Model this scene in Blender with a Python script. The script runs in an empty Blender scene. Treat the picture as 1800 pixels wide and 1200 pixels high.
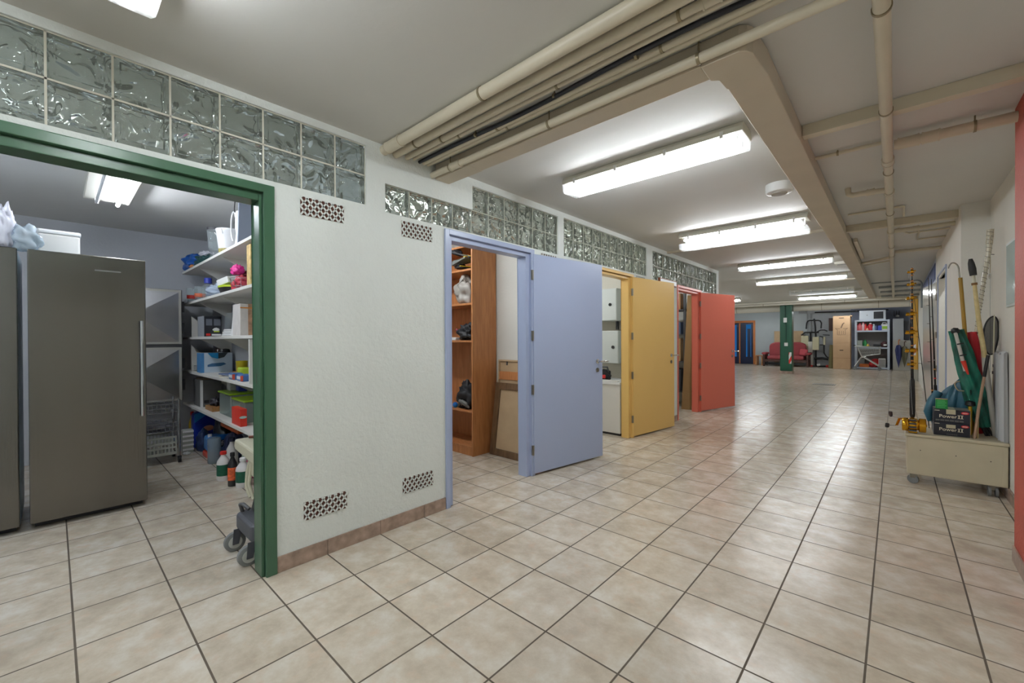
import bpy, bmesh, math, random
from mathutils import Vector, Matrix, Euler, noise
random.seed(7)
D = bpy.data
SC = bpy.context.scene
COL = SC.collection

# ---------------------------------------------------------------- camera
CAM_F, CAM_YAW, CAM_PITCH, CAM_ROLL = 736.7675, 0.74058, -0.00548, -0.00471
CAM_H = 1.2682
cy, sy, cp, sp = math.cos(CAM_YAW), math.sin(CAM_YAW), math.cos(CAM_PITCH), math.sin(CAM_PITCH)
FW = Vector((-sy*cp, cy*cp, sp))
r0 = Vector((cy, sy, 0)); u0 = r0.cross(FW)
cr, sr = math.cos(CAM_ROLL), math.sin(CAM_ROLL)
RT = cr*r0 + sr*u0
UP = -sr*r0 + cr*u0
CC = Vector((0, 0, CAM_H))
cam = D.cameras.new('camera'); cam_o = D.objects.new('camera', cam); COL.objects.link(cam_o)
cam.sensor_width = 36.0; cam.lens = CAM_F/1800*36; cam.clip_start = 0.05; cam.clip_end = 100
M = Matrix((RT, UP, -FW)).transposed().to_4x4(); M.translation = CC
cam_o.matrix_world = M
SC.camera = cam_o

# ---------------------------------------------------------------- world, exposure
W = D.worlds.new('world'); SC.world = W; W.use_nodes = True
W.node_tree.nodes['Background'].inputs[0].default_value = (0.55, 0.6, 0.65, 1)
W.node_tree.nodes['Background'].inputs[1].default_value = 0.05
vs = SC.view_settings
vs.view_transform = 'Standard'; vs.look = 'None'; vs.gamma = 1.0; vs.use_curve_mapping = False
vs.exposure = 0.0
SC.cycles.max_bounces = 8; SC.cycles.diffuse_bounces = 5; SC.cycles.glossy_bounces = 4
SC.cycles.transmission_bounces = 6; SC.cycles.transparent_max_bounces = 10
SC.cycles.sample_clamp_indirect = 6.0
TUBE_POWER = 105.0

# a measured direction met with a plane: used to read sizes of small things
def ray(u, v): return FW + (u-900)/CAM_F*RT - (v-600)/CAM_F*UP
def ax(u, v, x):
    d = ray(u, v); return CC + d*((x-CC.x)/d.x)
def ay(u, v, y):
    d = ray(u, v); return CC + d*((y-CC.y)/d.y)
def az(u, v, z):
    d = ray(u, v); return CC + d*((z-CC.z)/d.z)

# ---------------------------------------------------------------- materials
def lin(c):
    c = c/255.0
    return c/12.92 if c <= 0.04045 else ((c+0.055)/1.055)**2.4
def rgb(r, g, b): return (lin(r), lin(g), lin(b), 1.0)
MATS = {}
def mat(name, col, rough=0.5, metal=0.0, spec=0.5, bump=0.0, bscale=60.0, var=0.0, vscale=6.0, aniso=None, coat=0.0, trans=0.0, ior=1.45, alpha=1.0):
    if name in MATS: return MATS[name]
    m = D.materials.new(name); m.use_nodes = True
    nt = m.node_tree; b = nt.nodes['Principled BSDF']
    c = rgb(*col)
    b.inputs['Base Color'].default_value = c
    b.inputs['Roughness'].default_value = rough
    b.inputs['Metallic'].default_value = metal
    b.inputs['Specular IOR Level'].default_value = spec
    b.inputs['IOR'].default_value = ior
    if coat: b.inputs['Coat Weight'].default_value = coat
    if trans: b.inputs['Transmission Weight'].default_value = trans
    if alpha < 1: b.inputs['Alpha'].default_value = alpha
    tc = None
    if bump or var or aniso:
        tc = nt.nodes.new('ShaderNodeTexCoord'); mp = nt.nodes.new('ShaderNodeMapping')
        nt.links.new(tc.outputs['Object'], mp.inputs['Vector'])
        if aniso: mp.inputs['Scale'].default_value = aniso
    if var:
        n = nt.nodes.new('ShaderNodeTexNoise'); n.inputs['Scale'].default_value = vscale
        n.inputs['Detail'].default_value = 5
        nt.links.new(mp.outputs[0], n.inputs['Vector'])
        r = nt.nodes.new('ShaderNodeValToRGB')
        r.color_ramp.elements[0].position = 0.3; r.color_ramp.elements[1].position = 0.7
        r.color_ramp.elements[0].color = tuple(max(0, x*(1-var)) for x in c[:3])+(1,)
        r.color_ramp.elements[1].color = tuple(min(1, x*(1+var)) for x in c[:3])+(1,)
        nt.links.new(n.outputs['Fac'], r.inputs[0]); nt.links.new(r.outputs[0], b.inputs['Base Color'])
    if bump:
        n2 = nt.nodes.new('ShaderNodeTexNoise'); n2.inputs['Scale'].default_value = bscale
        n2.inputs['Detail'].default_value = 4
        nt.links.new(mp.outputs[0], n2.inputs['Vector'])
        bp = nt.nodes.new('ShaderNodeBump'); bp.inputs['Strength'].default_value = bump
        bp.inputs['Distance'].default_value = 0.01
        nt.links.new(n2.outputs['Fac'], bp.inputs['Height']); nt.links.new(bp.outputs[0], b.inputs['Normal'])
    MATS[name] = m
    return m

def tile_mat(name, size, ox, oy, grout_w):
    m = D.materials.new(name); m.use_nodes = True; nt = m.node_tree; b = nt.nodes['Principled BSDF']
    L = nt.links.new; N = nt.nodes.new
    geo = N('ShaderNodeNewGeometry'); sep = N('ShaderNodeSeparateXYZ'); L(geo.outputs['Position'], sep.inputs[0])
    def math_(op, a, bv=None, c=None):
        n = N('ShaderNodeMath'); n.operation = op
        for k, q in enumerate((a, bv, c)):
            if q is None: continue
            if isinstance(q, (int, float)): n.inputs[k].default_value = q
            else: L(q, n.inputs[k])
        return n.outputs[0]
    def cell(o, org):
        t = math_('DIVIDE', math_('SUBTRACT', o, org), size)
        fl = math_('FLOOR', t); fr = math_('SUBTRACT', t, fl)
        d = math_('MINIMUM', fr, math_('SUBTRACT', 1.0, fr))
        return fl, d
    fx, dx = cell(sep.outputs[0], ox); fy, dy = cell(sep.outputs[1], oy)
    d = math_('MINIMUM', dx, dy)
    mask = N('ShaderNodeMapRange'); mask.inputs['From Min'].default_value = grout_w/size*0.5
    mask.inputs['From Max'].default_value = grout_w/size*0.5+0.004
    L(d, mask.inputs['Value'])
    comb = N('ShaderNodeCombineXYZ'); L(fx, comb.inputs[0]); L(fy, comb.inputs[1])
    wn = N('ShaderNodeTexWhiteNoise'); L(comb.outputs[0], wn.inputs['Vector'])
    vadd = N('ShaderNodeVectorMath'); vadd.operation = 'MULTIPLY_ADD'
    L(wn.outputs['Color'], vadd.inputs[0]); vadd.inputs[1].default_value = (7, 7, 7); L(geo.outputs['Position'], vadd.inputs[2])
    n1 = N('ShaderNodeTexNoise'); n1.inputs['Scale'].default_value = 7.0; n1.inputs['Detail'].default_value = 7; n1.inputs['Roughness'].default_value = 0.65
    L(vadd.outputs[0], n1.inputs['Vector'])
    rp = N('ShaderNodeValToRGB'); e = rp.color_ramp.elements
    e[0].position = 0.34; e[0].color = rgb(188, 174, 156)
    e[1].position = 0.66; e[1].color = rgb(216, 209, 197)
    k = e.new(0.5); k.color = rgb(203, 191, 173)
    L(n1.outputs['Fac'], rp.inputs[0])
    n2 = N('ShaderNodeTexNoise'); n2.inputs['Scale'].default_value = 16.0; n2.inputs['Detail'].default_value = 5
    L(vadd.outputs[0], n2.inputs['Vector'])
    r2 = N('ShaderNodeMapRange'); r2.inputs['From Min'].default_value = 0.55; r2.inputs['From Max'].default_value = 0.75; r2.inputs['To Max'].default_value = 0.55
    L(n2.outputs['Fac'], r2.inputs['Value'])
    mx = N('ShaderNodeMixRGB'); mx.inputs[2].default_value = rgb(208, 183, 160); L(r2.outputs[0], mx.inputs[0]); L(rp.outputs[0], mx.inputs[1])
    hv = N('ShaderNodeHueSaturation'); L(mx.outputs[0], hv.inputs['Color'])
    vr = N('ShaderNodeMapRange'); vr.inputs['To Min'].default_value = 0.93; vr.inputs['To Max'].default_value = 1.05; L(wn.outputs['Value'], vr.inputs['Value'])
    L(vr.outputs[0], hv.inputs['Value'])
    gm = N('ShaderNodeMixRGB'); gm.inputs[1].default_value = rgb(84, 74, 62); L(mask.outputs[0], gm.inputs[0]); L(hv.outputs[0], gm.inputs[2])
    L(gm.outputs[0], b.inputs['Base Color'])
    rr = N('ShaderNodeMapRange'); rr.inputs['To Min'].default_value = 0.8; rr.inputs['To Max'].default_value = 0.21; L(mask.outputs[0], rr.inputs['Value'])
    L(rr.outputs[0], b.inputs['Roughness'])
    n3 = N('ShaderNodeTexNoise'); n3.inputs['Scale'].default_value = 55; L(geo.outputs['Position'], n3.inputs['Vector'])
    hh = math_('ADD', mask.outputs[0], math_('MULTIPLY', n3.outputs['Fac'], 0.25))
    bp = N('ShaderNodeBump'); bp.inputs['Strength'].default_value = 0.35; bp.inputs['Distance'].default_value = 0.002
    L(hh, bp.inputs['Height']); L(bp.outputs[0], b.inputs['Normal'])
    b.inputs['Specular IOR Level'].default_value = 0.45
    return m

def wood_mat(name, c0, c1, scale=(3, 3, 0.4), rough=0.45):
    if name in MATS: return MATS[name]
    m = D.materials.new(name); m.use_nodes = True; nt = m.node_tree; b = nt.nodes['Principled BSDF']
    tc = nt.nodes.new('ShaderNodeTexCoord'); mp = nt.nodes.new('ShaderNodeMapping'); mp.inputs['Scale'].default_value = scale
    n = nt.nodes.new('ShaderNodeTexNoise'); n.inputs['Scale'].default_value = 9; n.inputs['Detail'].default_value = 6; n.inputs['Distortion'].default_value = 0.6
    r = nt.nodes.new('ShaderNodeValToRGB'); r.color_ramp.elements[0].color = rgb(*c0); r.color_ramp.elements[1].color = rgb(*c1)
    r.color_ramp.elements[0].position = 0.3; r.color_ramp.elements[1].position = 0.7
    L = nt.links.new
    L(tc.outputs['Object'], mp.inputs[0]); L(mp.outputs[0], n.inputs['Vector']); L(n.outputs['Fac'], r.inputs[0]); L(r.outputs[0], b.inputs['Base Color'])
    b.inputs['Roughness'].default_value = rough
    MATS[name] = m; return m

def emit_mat(name, col, strength):
    if name in MATS: return MATS[name]
    m = D.materials.new(name); m.use_nodes = True; nt = m.node_tree
    for n in list(nt.nodes):
        if n.type == 'BSDF_PRINCIPLED': nt.nodes.remove(n)
    e = nt.nodes.new('ShaderNodeEmission'); e.inputs[0].default_value = rgb(*col); e.inputs[1].default_value = strength
    nt.links.new(e.outputs[0], nt.nodes['Material Output'].inputs[0])
    MATS[name] = m; return m

def diffuser_mat(name):
    m = D.materials.new(name); m.use_nodes = True; nt = m.node_tree
    for n in list(nt.nodes):
        if n.type == 'BSDF_PRINCIPLED': nt.nodes.remove(n)
    L = nt.links.new; N = nt.nodes.new
    t = N('ShaderNodeBsdfTransparent'); t.inputs[0].default_value = (0.95, 0.97, 0.97, 1)
    tr = N('ShaderNodeBsdfTranslucent'); tr.inputs[0].default_value = (0.9, 0.93, 0.93, 1)
    g = N('ShaderNodeBsdfGlossy'); g.inputs['Roughness'].default_value = 0.12
    m1 = N('ShaderNodeMixShader'); m1.inputs[0].default_value = 0.24; L(t.outputs[0], m1.inputs[1]); L(tr.outputs[0], m1.inputs[2])
    m2 = N('ShaderNodeMixShader'); m2.inputs[0].default_value = 0.08; L(m1.outputs[0], m2.inputs[1]); L(g.outputs[0], m2.inputs[2])
    L(m2.outputs[0], nt.nodes['Material Output'].inputs[0])
    return m

def clear_mat(name, col=(225, 235, 235), mixf=0.25, rough=0.08):
    # thin clear plastic or glass sheet: mostly see-through with a sheen
    if name in MATS: return MATS[name]
    m = D.materials.new(name); m.use_nodes = True; nt = m.node_tree
    for n in list(nt.nodes):
        if n.type == 'BSDF_PRINCIPLED': nt.nodes.remove(n)
    L = nt.links.new; N = nt.nodes.new
    t = N('ShaderNodeBsdfTransparent'); t.inputs[0].default_value = rgb(*col)
    p = N('ShaderNodeBsdfPrincipled'); p.inputs['Base Color'].default_value = rgb(*col); p.inputs['Roughness'].default_value = rough
    m1 = N('ShaderNodeMixShader'); m1.inputs[0].default_value = mixf; L(t.outputs[0], m1.inputs[1]); L(p.outputs[0], m1.inputs[2])
    L(m1.outputs[0], nt.nodes['Material Output'].inputs[0])
    MATS[name] = m; return m

def glass_block_mat():
    m = D.materials.new('wavy_glass'); m.use_nodes = True; nt = m.node_tree; b = nt.nodes['Principled BSDF']
    L = nt.links.new; N = nt.nodes.new
    b.inputs['Base Color'].default_value = rgb(216, 226, 216); b.inputs['Roughness'].default_value = 0.03
    b.inputs['Transmission Weight'].default_value = 1.0; b.inputs['IOR'].default_value = 1.45
    geo = N('ShaderNodeNewGeometry'); mp = N('ShaderNodeMapping'); mp.inputs['Scale'].default_value = (1, 1, 1)
    L(geo.outputs['Position'], mp.inputs[0])
    n = N('ShaderNodeTexNoise'); n.inputs['Scale'].default_value = 8; n.inputs['Detail'].default_value = 0.4; n.inputs['Distortion'].default_value = 1.7
    L(mp.outputs[0], n.inputs['Vector'])
    bp = N('ShaderNodeBump'); bp.inputs['Strength'].default_value = 0.9; bp.inputs['Distance'].default_value = 0.055
    L(n.outputs['Fac'], bp.inputs['Height']); L(bp.outputs[0], b.inputs['Normal'])
    tr = N('ShaderNodeBsdfTranslucent'); tr.inputs[0].default_value = rgb(206, 212, 204)
    df = N('ShaderNodeBsdfDiffuse'); df.inputs[0].default_value = rgb(196, 202, 194)
    m0 = N('ShaderNodeMixShader'); m0.inputs[0].default_value = 0.5; L(tr.outputs[0], m0.inputs[1]); L(df.outputs[0], m0.inputs[2])
    m1 = N('ShaderNodeMixShader'); m1.inputs[0].default_value = 0.16; L(b.outputs[0], m1.inputs[1]); L(m0.outputs[0], m1.inputs[2])
    L(m1.outputs[0], nt.nodes['Material Output'].inputs[0])
    return m

# ---------------------------------------------------------------- mesh builder
class MB:
    def __init__(s): s.v = []; s.f = []; s.m = []; s.soft = False
    def add(s, vs_, fs, mi=0):
        o = len(s.v); s.v += [Vector(q) for q in vs_]
        for f in fs: s.f.append([i+o for i in f]); s.m.append(mi)
        return s
    def box(s, x0, x1, y0, y1, z0, z1, mi=0):
        if x0 > x1: x0, x1 = x1, x0
        if y0 > y1: y0, y1 = y1, y0
        if z0 > z1: z0, z1 = z1, z0
        vs_ = [(x0, y0, z0), (x1, y0, z0), (x1, y1, z0), (x0, y1, z0), (x0, y0, z1), (x1, y0, z1), (x1, y1, z1), (x0, y1, z1)]
        return s.add(vs_, [(3, 2, 1, 0), (4, 5, 6, 7), (0, 1, 5, 4), (1, 2, 6, 5), (2, 3, 7, 6), (3, 0, 4, 7)], mi)
    def obox(s, c, size, rot=(0, 0, 0), mi=0):
        R = Euler(rot).to_matrix(); c = Vector(c); a, b, d = (q/2 for q in size)
        vs_ = [c+R@Vector(p) for p in ((-a, -b, -d), (a, -b, -d), (a, b, -d), (-a, b, -d), (-a, -b, d), (a, -b, d), (a, b, d), (-a, b, d))]
        return s.add(vs_, [(3, 2, 1, 0), (4, 5, 6, 7), (0, 1, 5, 4), (1, 2, 6, 5), (2, 3, 7, 6), (3, 0, 4, 7)], mi)
    def bar(s, p0, p1, w, h=None, mi=0, up=(0, 0, 1)):
        h = h or w; p0 = Vector(p0); p1 = Vector(p1); d = (p1-p0).normalized(); up = Vector(up)
        if abs(d.dot(up)) > 0.98: up = Vector((1, 0, 0))
        a = d.cross(up).normalized()*w/2; b = a.cross(d).normalized()*h/2
        vs_ = [p0-a-b, p0+a-b, p0+a+b, p0-a+b, p1-a-b, p1+a-b, p1+a+b, p1-a+b]
        return s.add(vs_, [(0, 1, 2, 3), (7, 6, 5, 4), (4, 5, 1, 0), (5, 6, 2, 1), (6, 7, 3, 2), (7, 4, 0, 3)], mi)
    def tube(s, pts, r, n=10, mi=0, closed=False, caps=True):
        pts = [Vector(p) for p in pts]; k = len(pts)
        rs = r if isinstance(r, (list, tuple)) else [r]*k
        rings = []; prev = None
        for i in range(k):
            if closed: t = pts[(i+1) % k]-pts[i-1]
            elif i == 0: t = pts[1]-pts[0]
            elif i == k-1: t = pts[-1]-pts[-2]
            else: t = (pts[i+1]-pts[i]).normalized()+(pts[i]-pts[i-1]).normalized()
            t = t.normalized()
            if prev is None:
                a = Vector((0, 0, 1)) if abs(t.z) < 0.9 else Vector((1, 0, 0))
                nrm = (a-t*a.dot(t)).normalized()
            else:
                nrm = prev-t*prev.dot(t)
                nrm = nrm.normalized() if nrm.length > 1e-6 else prev
            prev = nrm; bn = t.cross(nrm)
            rings.append([pts[i]+(nrm*math.cos(2*math.pi*j/n)+bn*math.sin(2*math.pi*j/n))*rs[i] for j in range(n)])
        vs_ = [p for rg in rings for p in rg]; fs = []
        for i in range(k if closed else k-1):
            a = i*n; b = ((i+1) % k)*n
            for j in range(n): fs.append((a+j, a+(j+1) % n, b+(j+1) % n, b+j))
        if caps and not closed: fs.append(tuple(range(n-1, -1, -1))); fs.append(tuple((k-1)*n+j for j in range(n)))
        return s.add(vs_, fs, mi)
    def cyl(s, p0, p1, r, r1=None, n=16, mi=0): return s.tube([p0, p1], [r, r if r1 is None else r1], n, mi)
    def lathe(s, prof, c=(0, 0, 0), n=18, mi=0, sx=1.0, sy_=1.0):
        vs_ = []; fs = []; k = len(prof)
        for (r, z) in prof:
            for j in range(n): vs_.append((c[0]+r*sx*math.cos(2*math.pi*j/n), c[1]+r*sy_*math.sin(2*math.pi*j/n), c[2]+z))
        for i in range(k-1):
            for j in range(n): fs.append((i*n+j, i*n+(j+1) % n, (i+1)*n+(j+1) % n, (i+1)*n+j))
        if prof[0][0] > 1e-5: fs.append(tuple(range(n-1, -1, -1)))
        if prof[-1][0] > 1e-5: fs.append(tuple((k-1)*n+j for j in range(n)))
        return s.add(vs_, fs, mi)
    def prism(s, poly, axis, a, b, mi=0):
        n = len(poly)
        def P(p, t): return {'x': (t, p[0], p[1]), 'y': (p[0], t, p[1]), 'z': (p[0], p[1], t)}[axis]
        vs_ = [P(p, a) for p in poly]+[P(p, b) for p in poly]
        fs = [tuple(range(n-1, -1, -1)), tuple(range(n, 2*n))]+[(i, (i+1) % n, n+(i+1) % n, n+i) for i in range(n)]
        return s.add(vs_, fs, mi)
    def blob(s, c, rx, ry, rz, amp=0.2, fr=3.0, seed=0, nu=36, nv=22, mi=0, flat=-0.75, crease=0.0):
        vs_ = []; fs = []; s.soft = True
        for i in range(nv+1):
            th = math.pi*i/nv
            for j in range(nu):
                ph = 2*math.pi*j/nu
                d = Vector((math.sin(th)*math.cos(ph), math.sin(th)*math.sin(ph), math.cos(th)))
                k = 1+amp*noise.noise(d*fr+Vector((seed*3.1, seed*1.7, seed)))
                if crease: k += 0.8*crease*(0.22-abs(noise.noise(d*fr*1.5+Vector((seed, 5, seed*2.2)))))
                p = d*k; p.z = max(p.z, flat)
                vs_.append((c[0]+p.x*rx, c[1]+p.y*ry, c[2]+(p.z-flat)*rz/(1-flat)*1.0))
        for i in range(nv):
            for j in range(nu): fs.append((i*nu+j, (i+1)*nu+j, (i+1)*nu+(j+1) % nu, i*nu+(j+1) % nu))
        return s.add(vs_, fs, mi)
    def xf(s, Mx):
        s.v = [Mx@p for p in s.v]; return s
    def build(s, name, mats, parent=None, loc=None, rot=(0, 0, 0), smooth=False, bevel=0.0, seg=2, world=False):
        me = D.meshes.new(name)
        off = Vector((0, 0, 0))
        if world and parent is not None:
            off = parent.location.copy()
            if parent.parent is not None: off += parent.parent.location
        elif world and loc is not None: off = Vector(loc)
        me.from_pydata([tuple(p-off) for p in s.v], [], s.f)
        bm = bmesh.new(); bm.from_mesh(me)
        bmesh.ops.remove_doubles(bm, verts=bm.verts, dist=1e-6)
        bmesh.ops.recalc_face_normals(bm, faces=bm.faces); bm.to_mesh(me); bm.free()
        if not isinstance(mats, (list, tuple)): mats = [mats]
        for m_ in mats: me.materials.append(m_)
        if len(me.polygons) == len(s.m):
            me.polygons.foreach_set('material_index', s.m)
        if smooth:
            me.shade_smooth(); me.set_sharp_from_angle(angle=math.radians(150 if s.soft else 46))
        o = D.objects.new(name, me); COL.objects.link(o)
        if parent is not None: o.parent = parent
        if loc is not None: o.location = loc
        o.rotation_euler = rot
        if bevel:
            bv = o.modifiers.new('bevel', 'BEVEL'); bv.width = bevel; bv.segments = seg; bv.limit_method = 'ANGLE'
            bv.harden_normals = False
        return o

def catmull(pts, n=6, closed=False):
    P = [Vector(p) for p in pts]; k = len(P); out = []
    for i in range(k if closed else k-1):
        a, b = P[i], P[(i+1) % k]
        z = P[i-1] if (closed or i > 0) else a; c = P[(i+2) % k] if (closed or i+2 < k) else b
        for j in range(n):
            t = j/n
            out.append(tuple(0.5*((2*a)+(b-z)*t+(2*z-5*a+4*b-c)*t*t+(3*a-z-3*b+c)*t*t*t)))
    if not closed: out.append(tuple(P[-1]))
    return out
def tag(o, label, cat, group=None, kind=None):
    if label: o['label'] = label
    if cat: o['category'] = cat
    if group: o['group'] = group
    if kind: o['kind'] = kind
    return o
def thing(name, label, cat, loc=(0, 0, 0), rotz=0.0, group=None):
    o = D.objects.new(name, None); COL.objects.link(o); o.empty_display_size = 0.1
    o.location = loc; o.rotation_euler = (0, 0, rotz)
    return tag(o, label, cat, group)
def struct(o, label=None):
    o['kind'] = 'structure'
    if label: o['label'] = label
    return o
def dup(root, loc=None, rot=None, label=None, group=None):
    r = root.copy(); COL.objects.link(r)
    if loc is not None: r.location = loc
    if rot is not None: r.rotation_euler = rot
    if label: r['label'] = label
    if group: r['group'] = group
    for ch in list(root.children):
        c = ch.copy(); COL.objects.link(c); c.parent = r
        for g in ch.children:
            d = g.copy(); COL.objects.link(d); d.parent = c
    return r
def text(name, body, size, m, parent, loc, rot, depth=0.0008, align='CENTER', bold=0.0, sx=1.0):
    c = D.curves.new(name, 'FONT'); c.body = body; c.size = size; c.extrude = depth; c.align_x = align; c.align_y = 'CENTER'; c.offset = bold
    o = D.objects.new(name, c); COL.objects.link(o); c.materials.append(m)
    bpy.context.view_layer.update()
    me = D.meshes.new_from_object(o.evaluated_get(bpy.context.evaluated_depsgraph_get())); D.objects.remove(o)
    for v_ in me.vertices: v_.co.x *= sx
    o = D.objects.new(name, me); COL.objects.link(o)
    if not me.materials: me.materials.append(m)
    if parent: o.parent = parent
    o.location = loc; o.rotation_euler = rot
    return o

# ================================================================ shared materials
M_wall = mat('white_roughcast', (222, 227, 223), 0.85, bump=0.55, bscale=38, var=0.03, vscale=2.5)
M_wall2 = mat('white_plaster', (226, 224, 216), 0.8, bump=0.2, bscale=45, var=0.03, vscale=2)
M_pantry = mat('grey_plaster', (188, 190, 194), 0.8, bump=0.15, bscale=40, var=0.03, vscale=2)
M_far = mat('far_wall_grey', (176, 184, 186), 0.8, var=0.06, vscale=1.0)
M_farshade = mat('far_wall_shade', (136, 142, 158), 0.8, var=0.12, vscale=1.5)  # dim end of the far wall, shade put into the colour
M_ceil = mat('ceiling_paint', (208, 207, 203), 0.75, bump=0.08, bscale=30, var=0.02, vscale=1.2)
M_red = mat('red_wall_paint', (176, 80, 64), 0.6, bump=0.3, bscale=50, var=0.04)
M_floor = tile_mat('floor_tiles', 0.345, -2.4992, 0.7416, 0.0065)
M_base = mat('skirting_tile', (158, 136, 122), 0.35, var=0.28, vscale=18)
M_mortar = mat('cream_mortar', (214, 211, 196), 0.8, var=0.05)
M_glass = glass_block_mat()
M_green = mat('green_gloss', (60, 94, 72), 0.28, var=0.04, vscale=3, bump=0.05, bscale=20)
M_blue = mat('blue_gloss', (166, 178, 207), 0.3, bump=0.04, bscale=20)
M_yel = mat('yellow_gloss', (226, 187, 112), 0.35, bump=0.04, bscale=20)
M_redd = mat('red_gloss', (212, 110, 90), 0.35, bump=0.04, bscale=20)
M_cream = mat('cream_gloss', (214, 203, 188), 0.25, bump=0.03)
M_pipe = mat('pipe_cream', (206, 197, 176), 0.38, var=0.04, vscale=4)
M_duct = mat('duct_beige', (198, 187, 168), 0.5, var=0.05, vscale=3)
M_white = mat('white_plastic', (228, 228, 226), 0.4)
M_wht2 = mat('white_lacquer', (222, 220, 214), 0.3)
M_steel = mat('brushed_steel', (118, 115, 110), 0.27, metal=1.0, bump=0.06, bscale=90, aniso=(1, 1, 0.03), var=0.12, vscale=3)
M_steel2 = mat('bright_steel', (170, 170, 172), 0.30, metal=1.0, var=0.1, vscale=3)
M_chrome = mat('chrome', (205, 205, 205), 0.12, metal=1.0)
M_black = mat('black_plastic', (24, 24, 26), 0.4)
M_dark = mat('dark_grey_plastic', (62, 62, 64), 0.5)
M_grey = mat('grey_plastic', (150, 154, 154), 0.5)
M_terra = mat('terracotta_dark', (84, 52, 42), 0.9)
M_brown = wood_mat('brown_frame_wood', (84, 62, 42), (118, 90, 62))
M_orange = wood_mat('orange_wood', (172, 110, 64), (198, 134, 84))
M_card = mat('cardboard', (186, 154, 120), 0.85, var=0.05, vscale=5)
M_tan = mat('tan_board', (186, 160, 126), 0.8, var=0.06, vscale=6)
M_shelf = mat('shelf_white', (214, 211, 204), 0.5)
M_gold = mat('gold_anodised', (206, 156, 48), 0.22, metal=1.0)
M_rubber = mat('grey_rubber', (120, 122, 122), 0.7)
M_tube_on = emit_mat('lamp_tube_on', (246, 250, 255), TUBE_POWER)
M_tube_on_cool = emit_mat('lamp_tube_cool', (236, 243, 255), TUBE_POWER)
M_tube_off = mat('lamp_tube_off', (225, 228, 230), 0.3)
M_diff = diffuser_mat('lamp_diffuser')
M_lampbase = mat('lamp_housing', (214, 212, 200), 0.45)
M_clear = clear_mat('clear_plastic')
M_haz = mat('hazard_red', (204, 44, 36), 0.5)

XW = -2.487        # corridor face of the left wall
ZC = 2.55          # ceiling

# ================================================================ setting
struct(MB().box(-7.2, 1.6, -4.2, 23.4, -0.12, 0.0).build('floor', M_floor), 'beige mottled ceramic floor tiles with dark joints')
struct(MB().box(-7.2, 1.6, -4.2, 23.4, ZC, ZC+0.15).build('ceiling', M_ceil), 'off-white painted ceiling')

def cells(y0, y1, z0, z1, holes):
    ys = sorted({y0, y1}|{h[0] for h in holes}|{h[1] for h in holes}); zs = sorted({z0, z1}|{h[2] for h in holes}|{h[3] for h in holes})
    ys = [q for q in ys if y0 <= q <= y1]; zs = [q for q in zs if z0 <= q <= z1]
    out = []
    for a, b in zip(ys, ys[1:]):
        run = None
        for c, d in zip(zs, zs[1:]):
            inside = any(h[0]-1e-6 <= a and b <= h[1]+1e-6 and h[2]-1e-6 <= c and d <= h[3]+1e-6 for h in holes)
            if inside:
                if run: out.append((a, b)+run); run = None
            else: run = (run[0], d) if run else (c, d)
        if run: out.append((a, b)+run)
    return out
WIN = {'A': (-1.380, 1.352, 2.128, 2.508), 'B': (1.486, 2.262, 2.112, 2.302), 'C': (2.262, 3.414, 2.112, 2.492), 'D': (3.508, 5.440, 2.112, 2.500), 'E': (5.622, 8.462, 2.090, 2.490)}
DOORS = {'green': (-0.32, 0.765, 0.0, 2.06), 'blue': (2.00, 2.985, 0.0, 2.065), 'yellow': (4.02, 4.985, 0.0, 2.055), 'red': (6.535, 7.525, 0.0, 2.06)}
wl = MB()
for a, b, c, d in cells(-4.2, 8.57, 0, ZC, list(WIN.values())+list(DOORS.values())): wl.box(XW-0.10, XW, a, b, c, d)
struct(wl.build('wall_left', M_wall), 'white roughcast wall with coloured doors and glass blocks')

# rooms behind the left wall
struct(MB().box(-6.65, -6.55, -2.6, 1.48, 0, ZC).build('wall_pantry_back', M_pantry))
struct(MB().box(-6.55, XW-0.10, -2.6, -2.5, 0, ZC).build('wall_pantry_near', M_pantry))
struct(MB().box(-6.55, XW-0.10, 1.40, 1.48, 0, ZC).build('wall_pantry_shelves', M_pantry))
struct(MB().box(-5.6, XW-0.10, 3.42, 3.50, 0, ZC).build('wall_store_rear', M_wall2))
struct(MB().box(-5.7, -5.6, 1.48, 8.57, 0, ZC).build('wall_store_back', M_wall2))
struct(MB().box(-5.6, XW-0.10, 5.52, 5.60, 0, ZC).build('wall_meter_room', mat('meter_room_plaster', (196, 190, 176), 0.8)))
struct(MB().box(-7.1, XW-0.10, 8.49, 8.57, 0, ZC).build('wall_store_end', M_wall2))
struct(MB().box(-7.2, -7.1, 8.49, 23.3, 0, ZC).build('wall_hall_left', M_far))
# one grey far wall, split to paint the light's fall-off as darker tones
fw = MB(); 
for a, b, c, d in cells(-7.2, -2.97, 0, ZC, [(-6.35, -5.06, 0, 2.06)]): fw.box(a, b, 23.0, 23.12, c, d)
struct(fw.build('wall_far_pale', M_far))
struct(MB().box(-2.97, -1.40, 23.0, 23.12, 0, ZC).build('wall_far_half_shaded', mat('far_wall_half_shade', (176, 180, 182), 0.8, var=0.06)))  # middle section, half shade painted into the grey
struct(MB().box(-1.40, 1.6, 23.0, 23.12, 0, ZC).build('wall_far_shaded', M_farshade))
struct(MB().box(-7.2, 1.6, -4.3, -4.2, 0, ZC).build('wall_behind', M_wall2))
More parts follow.
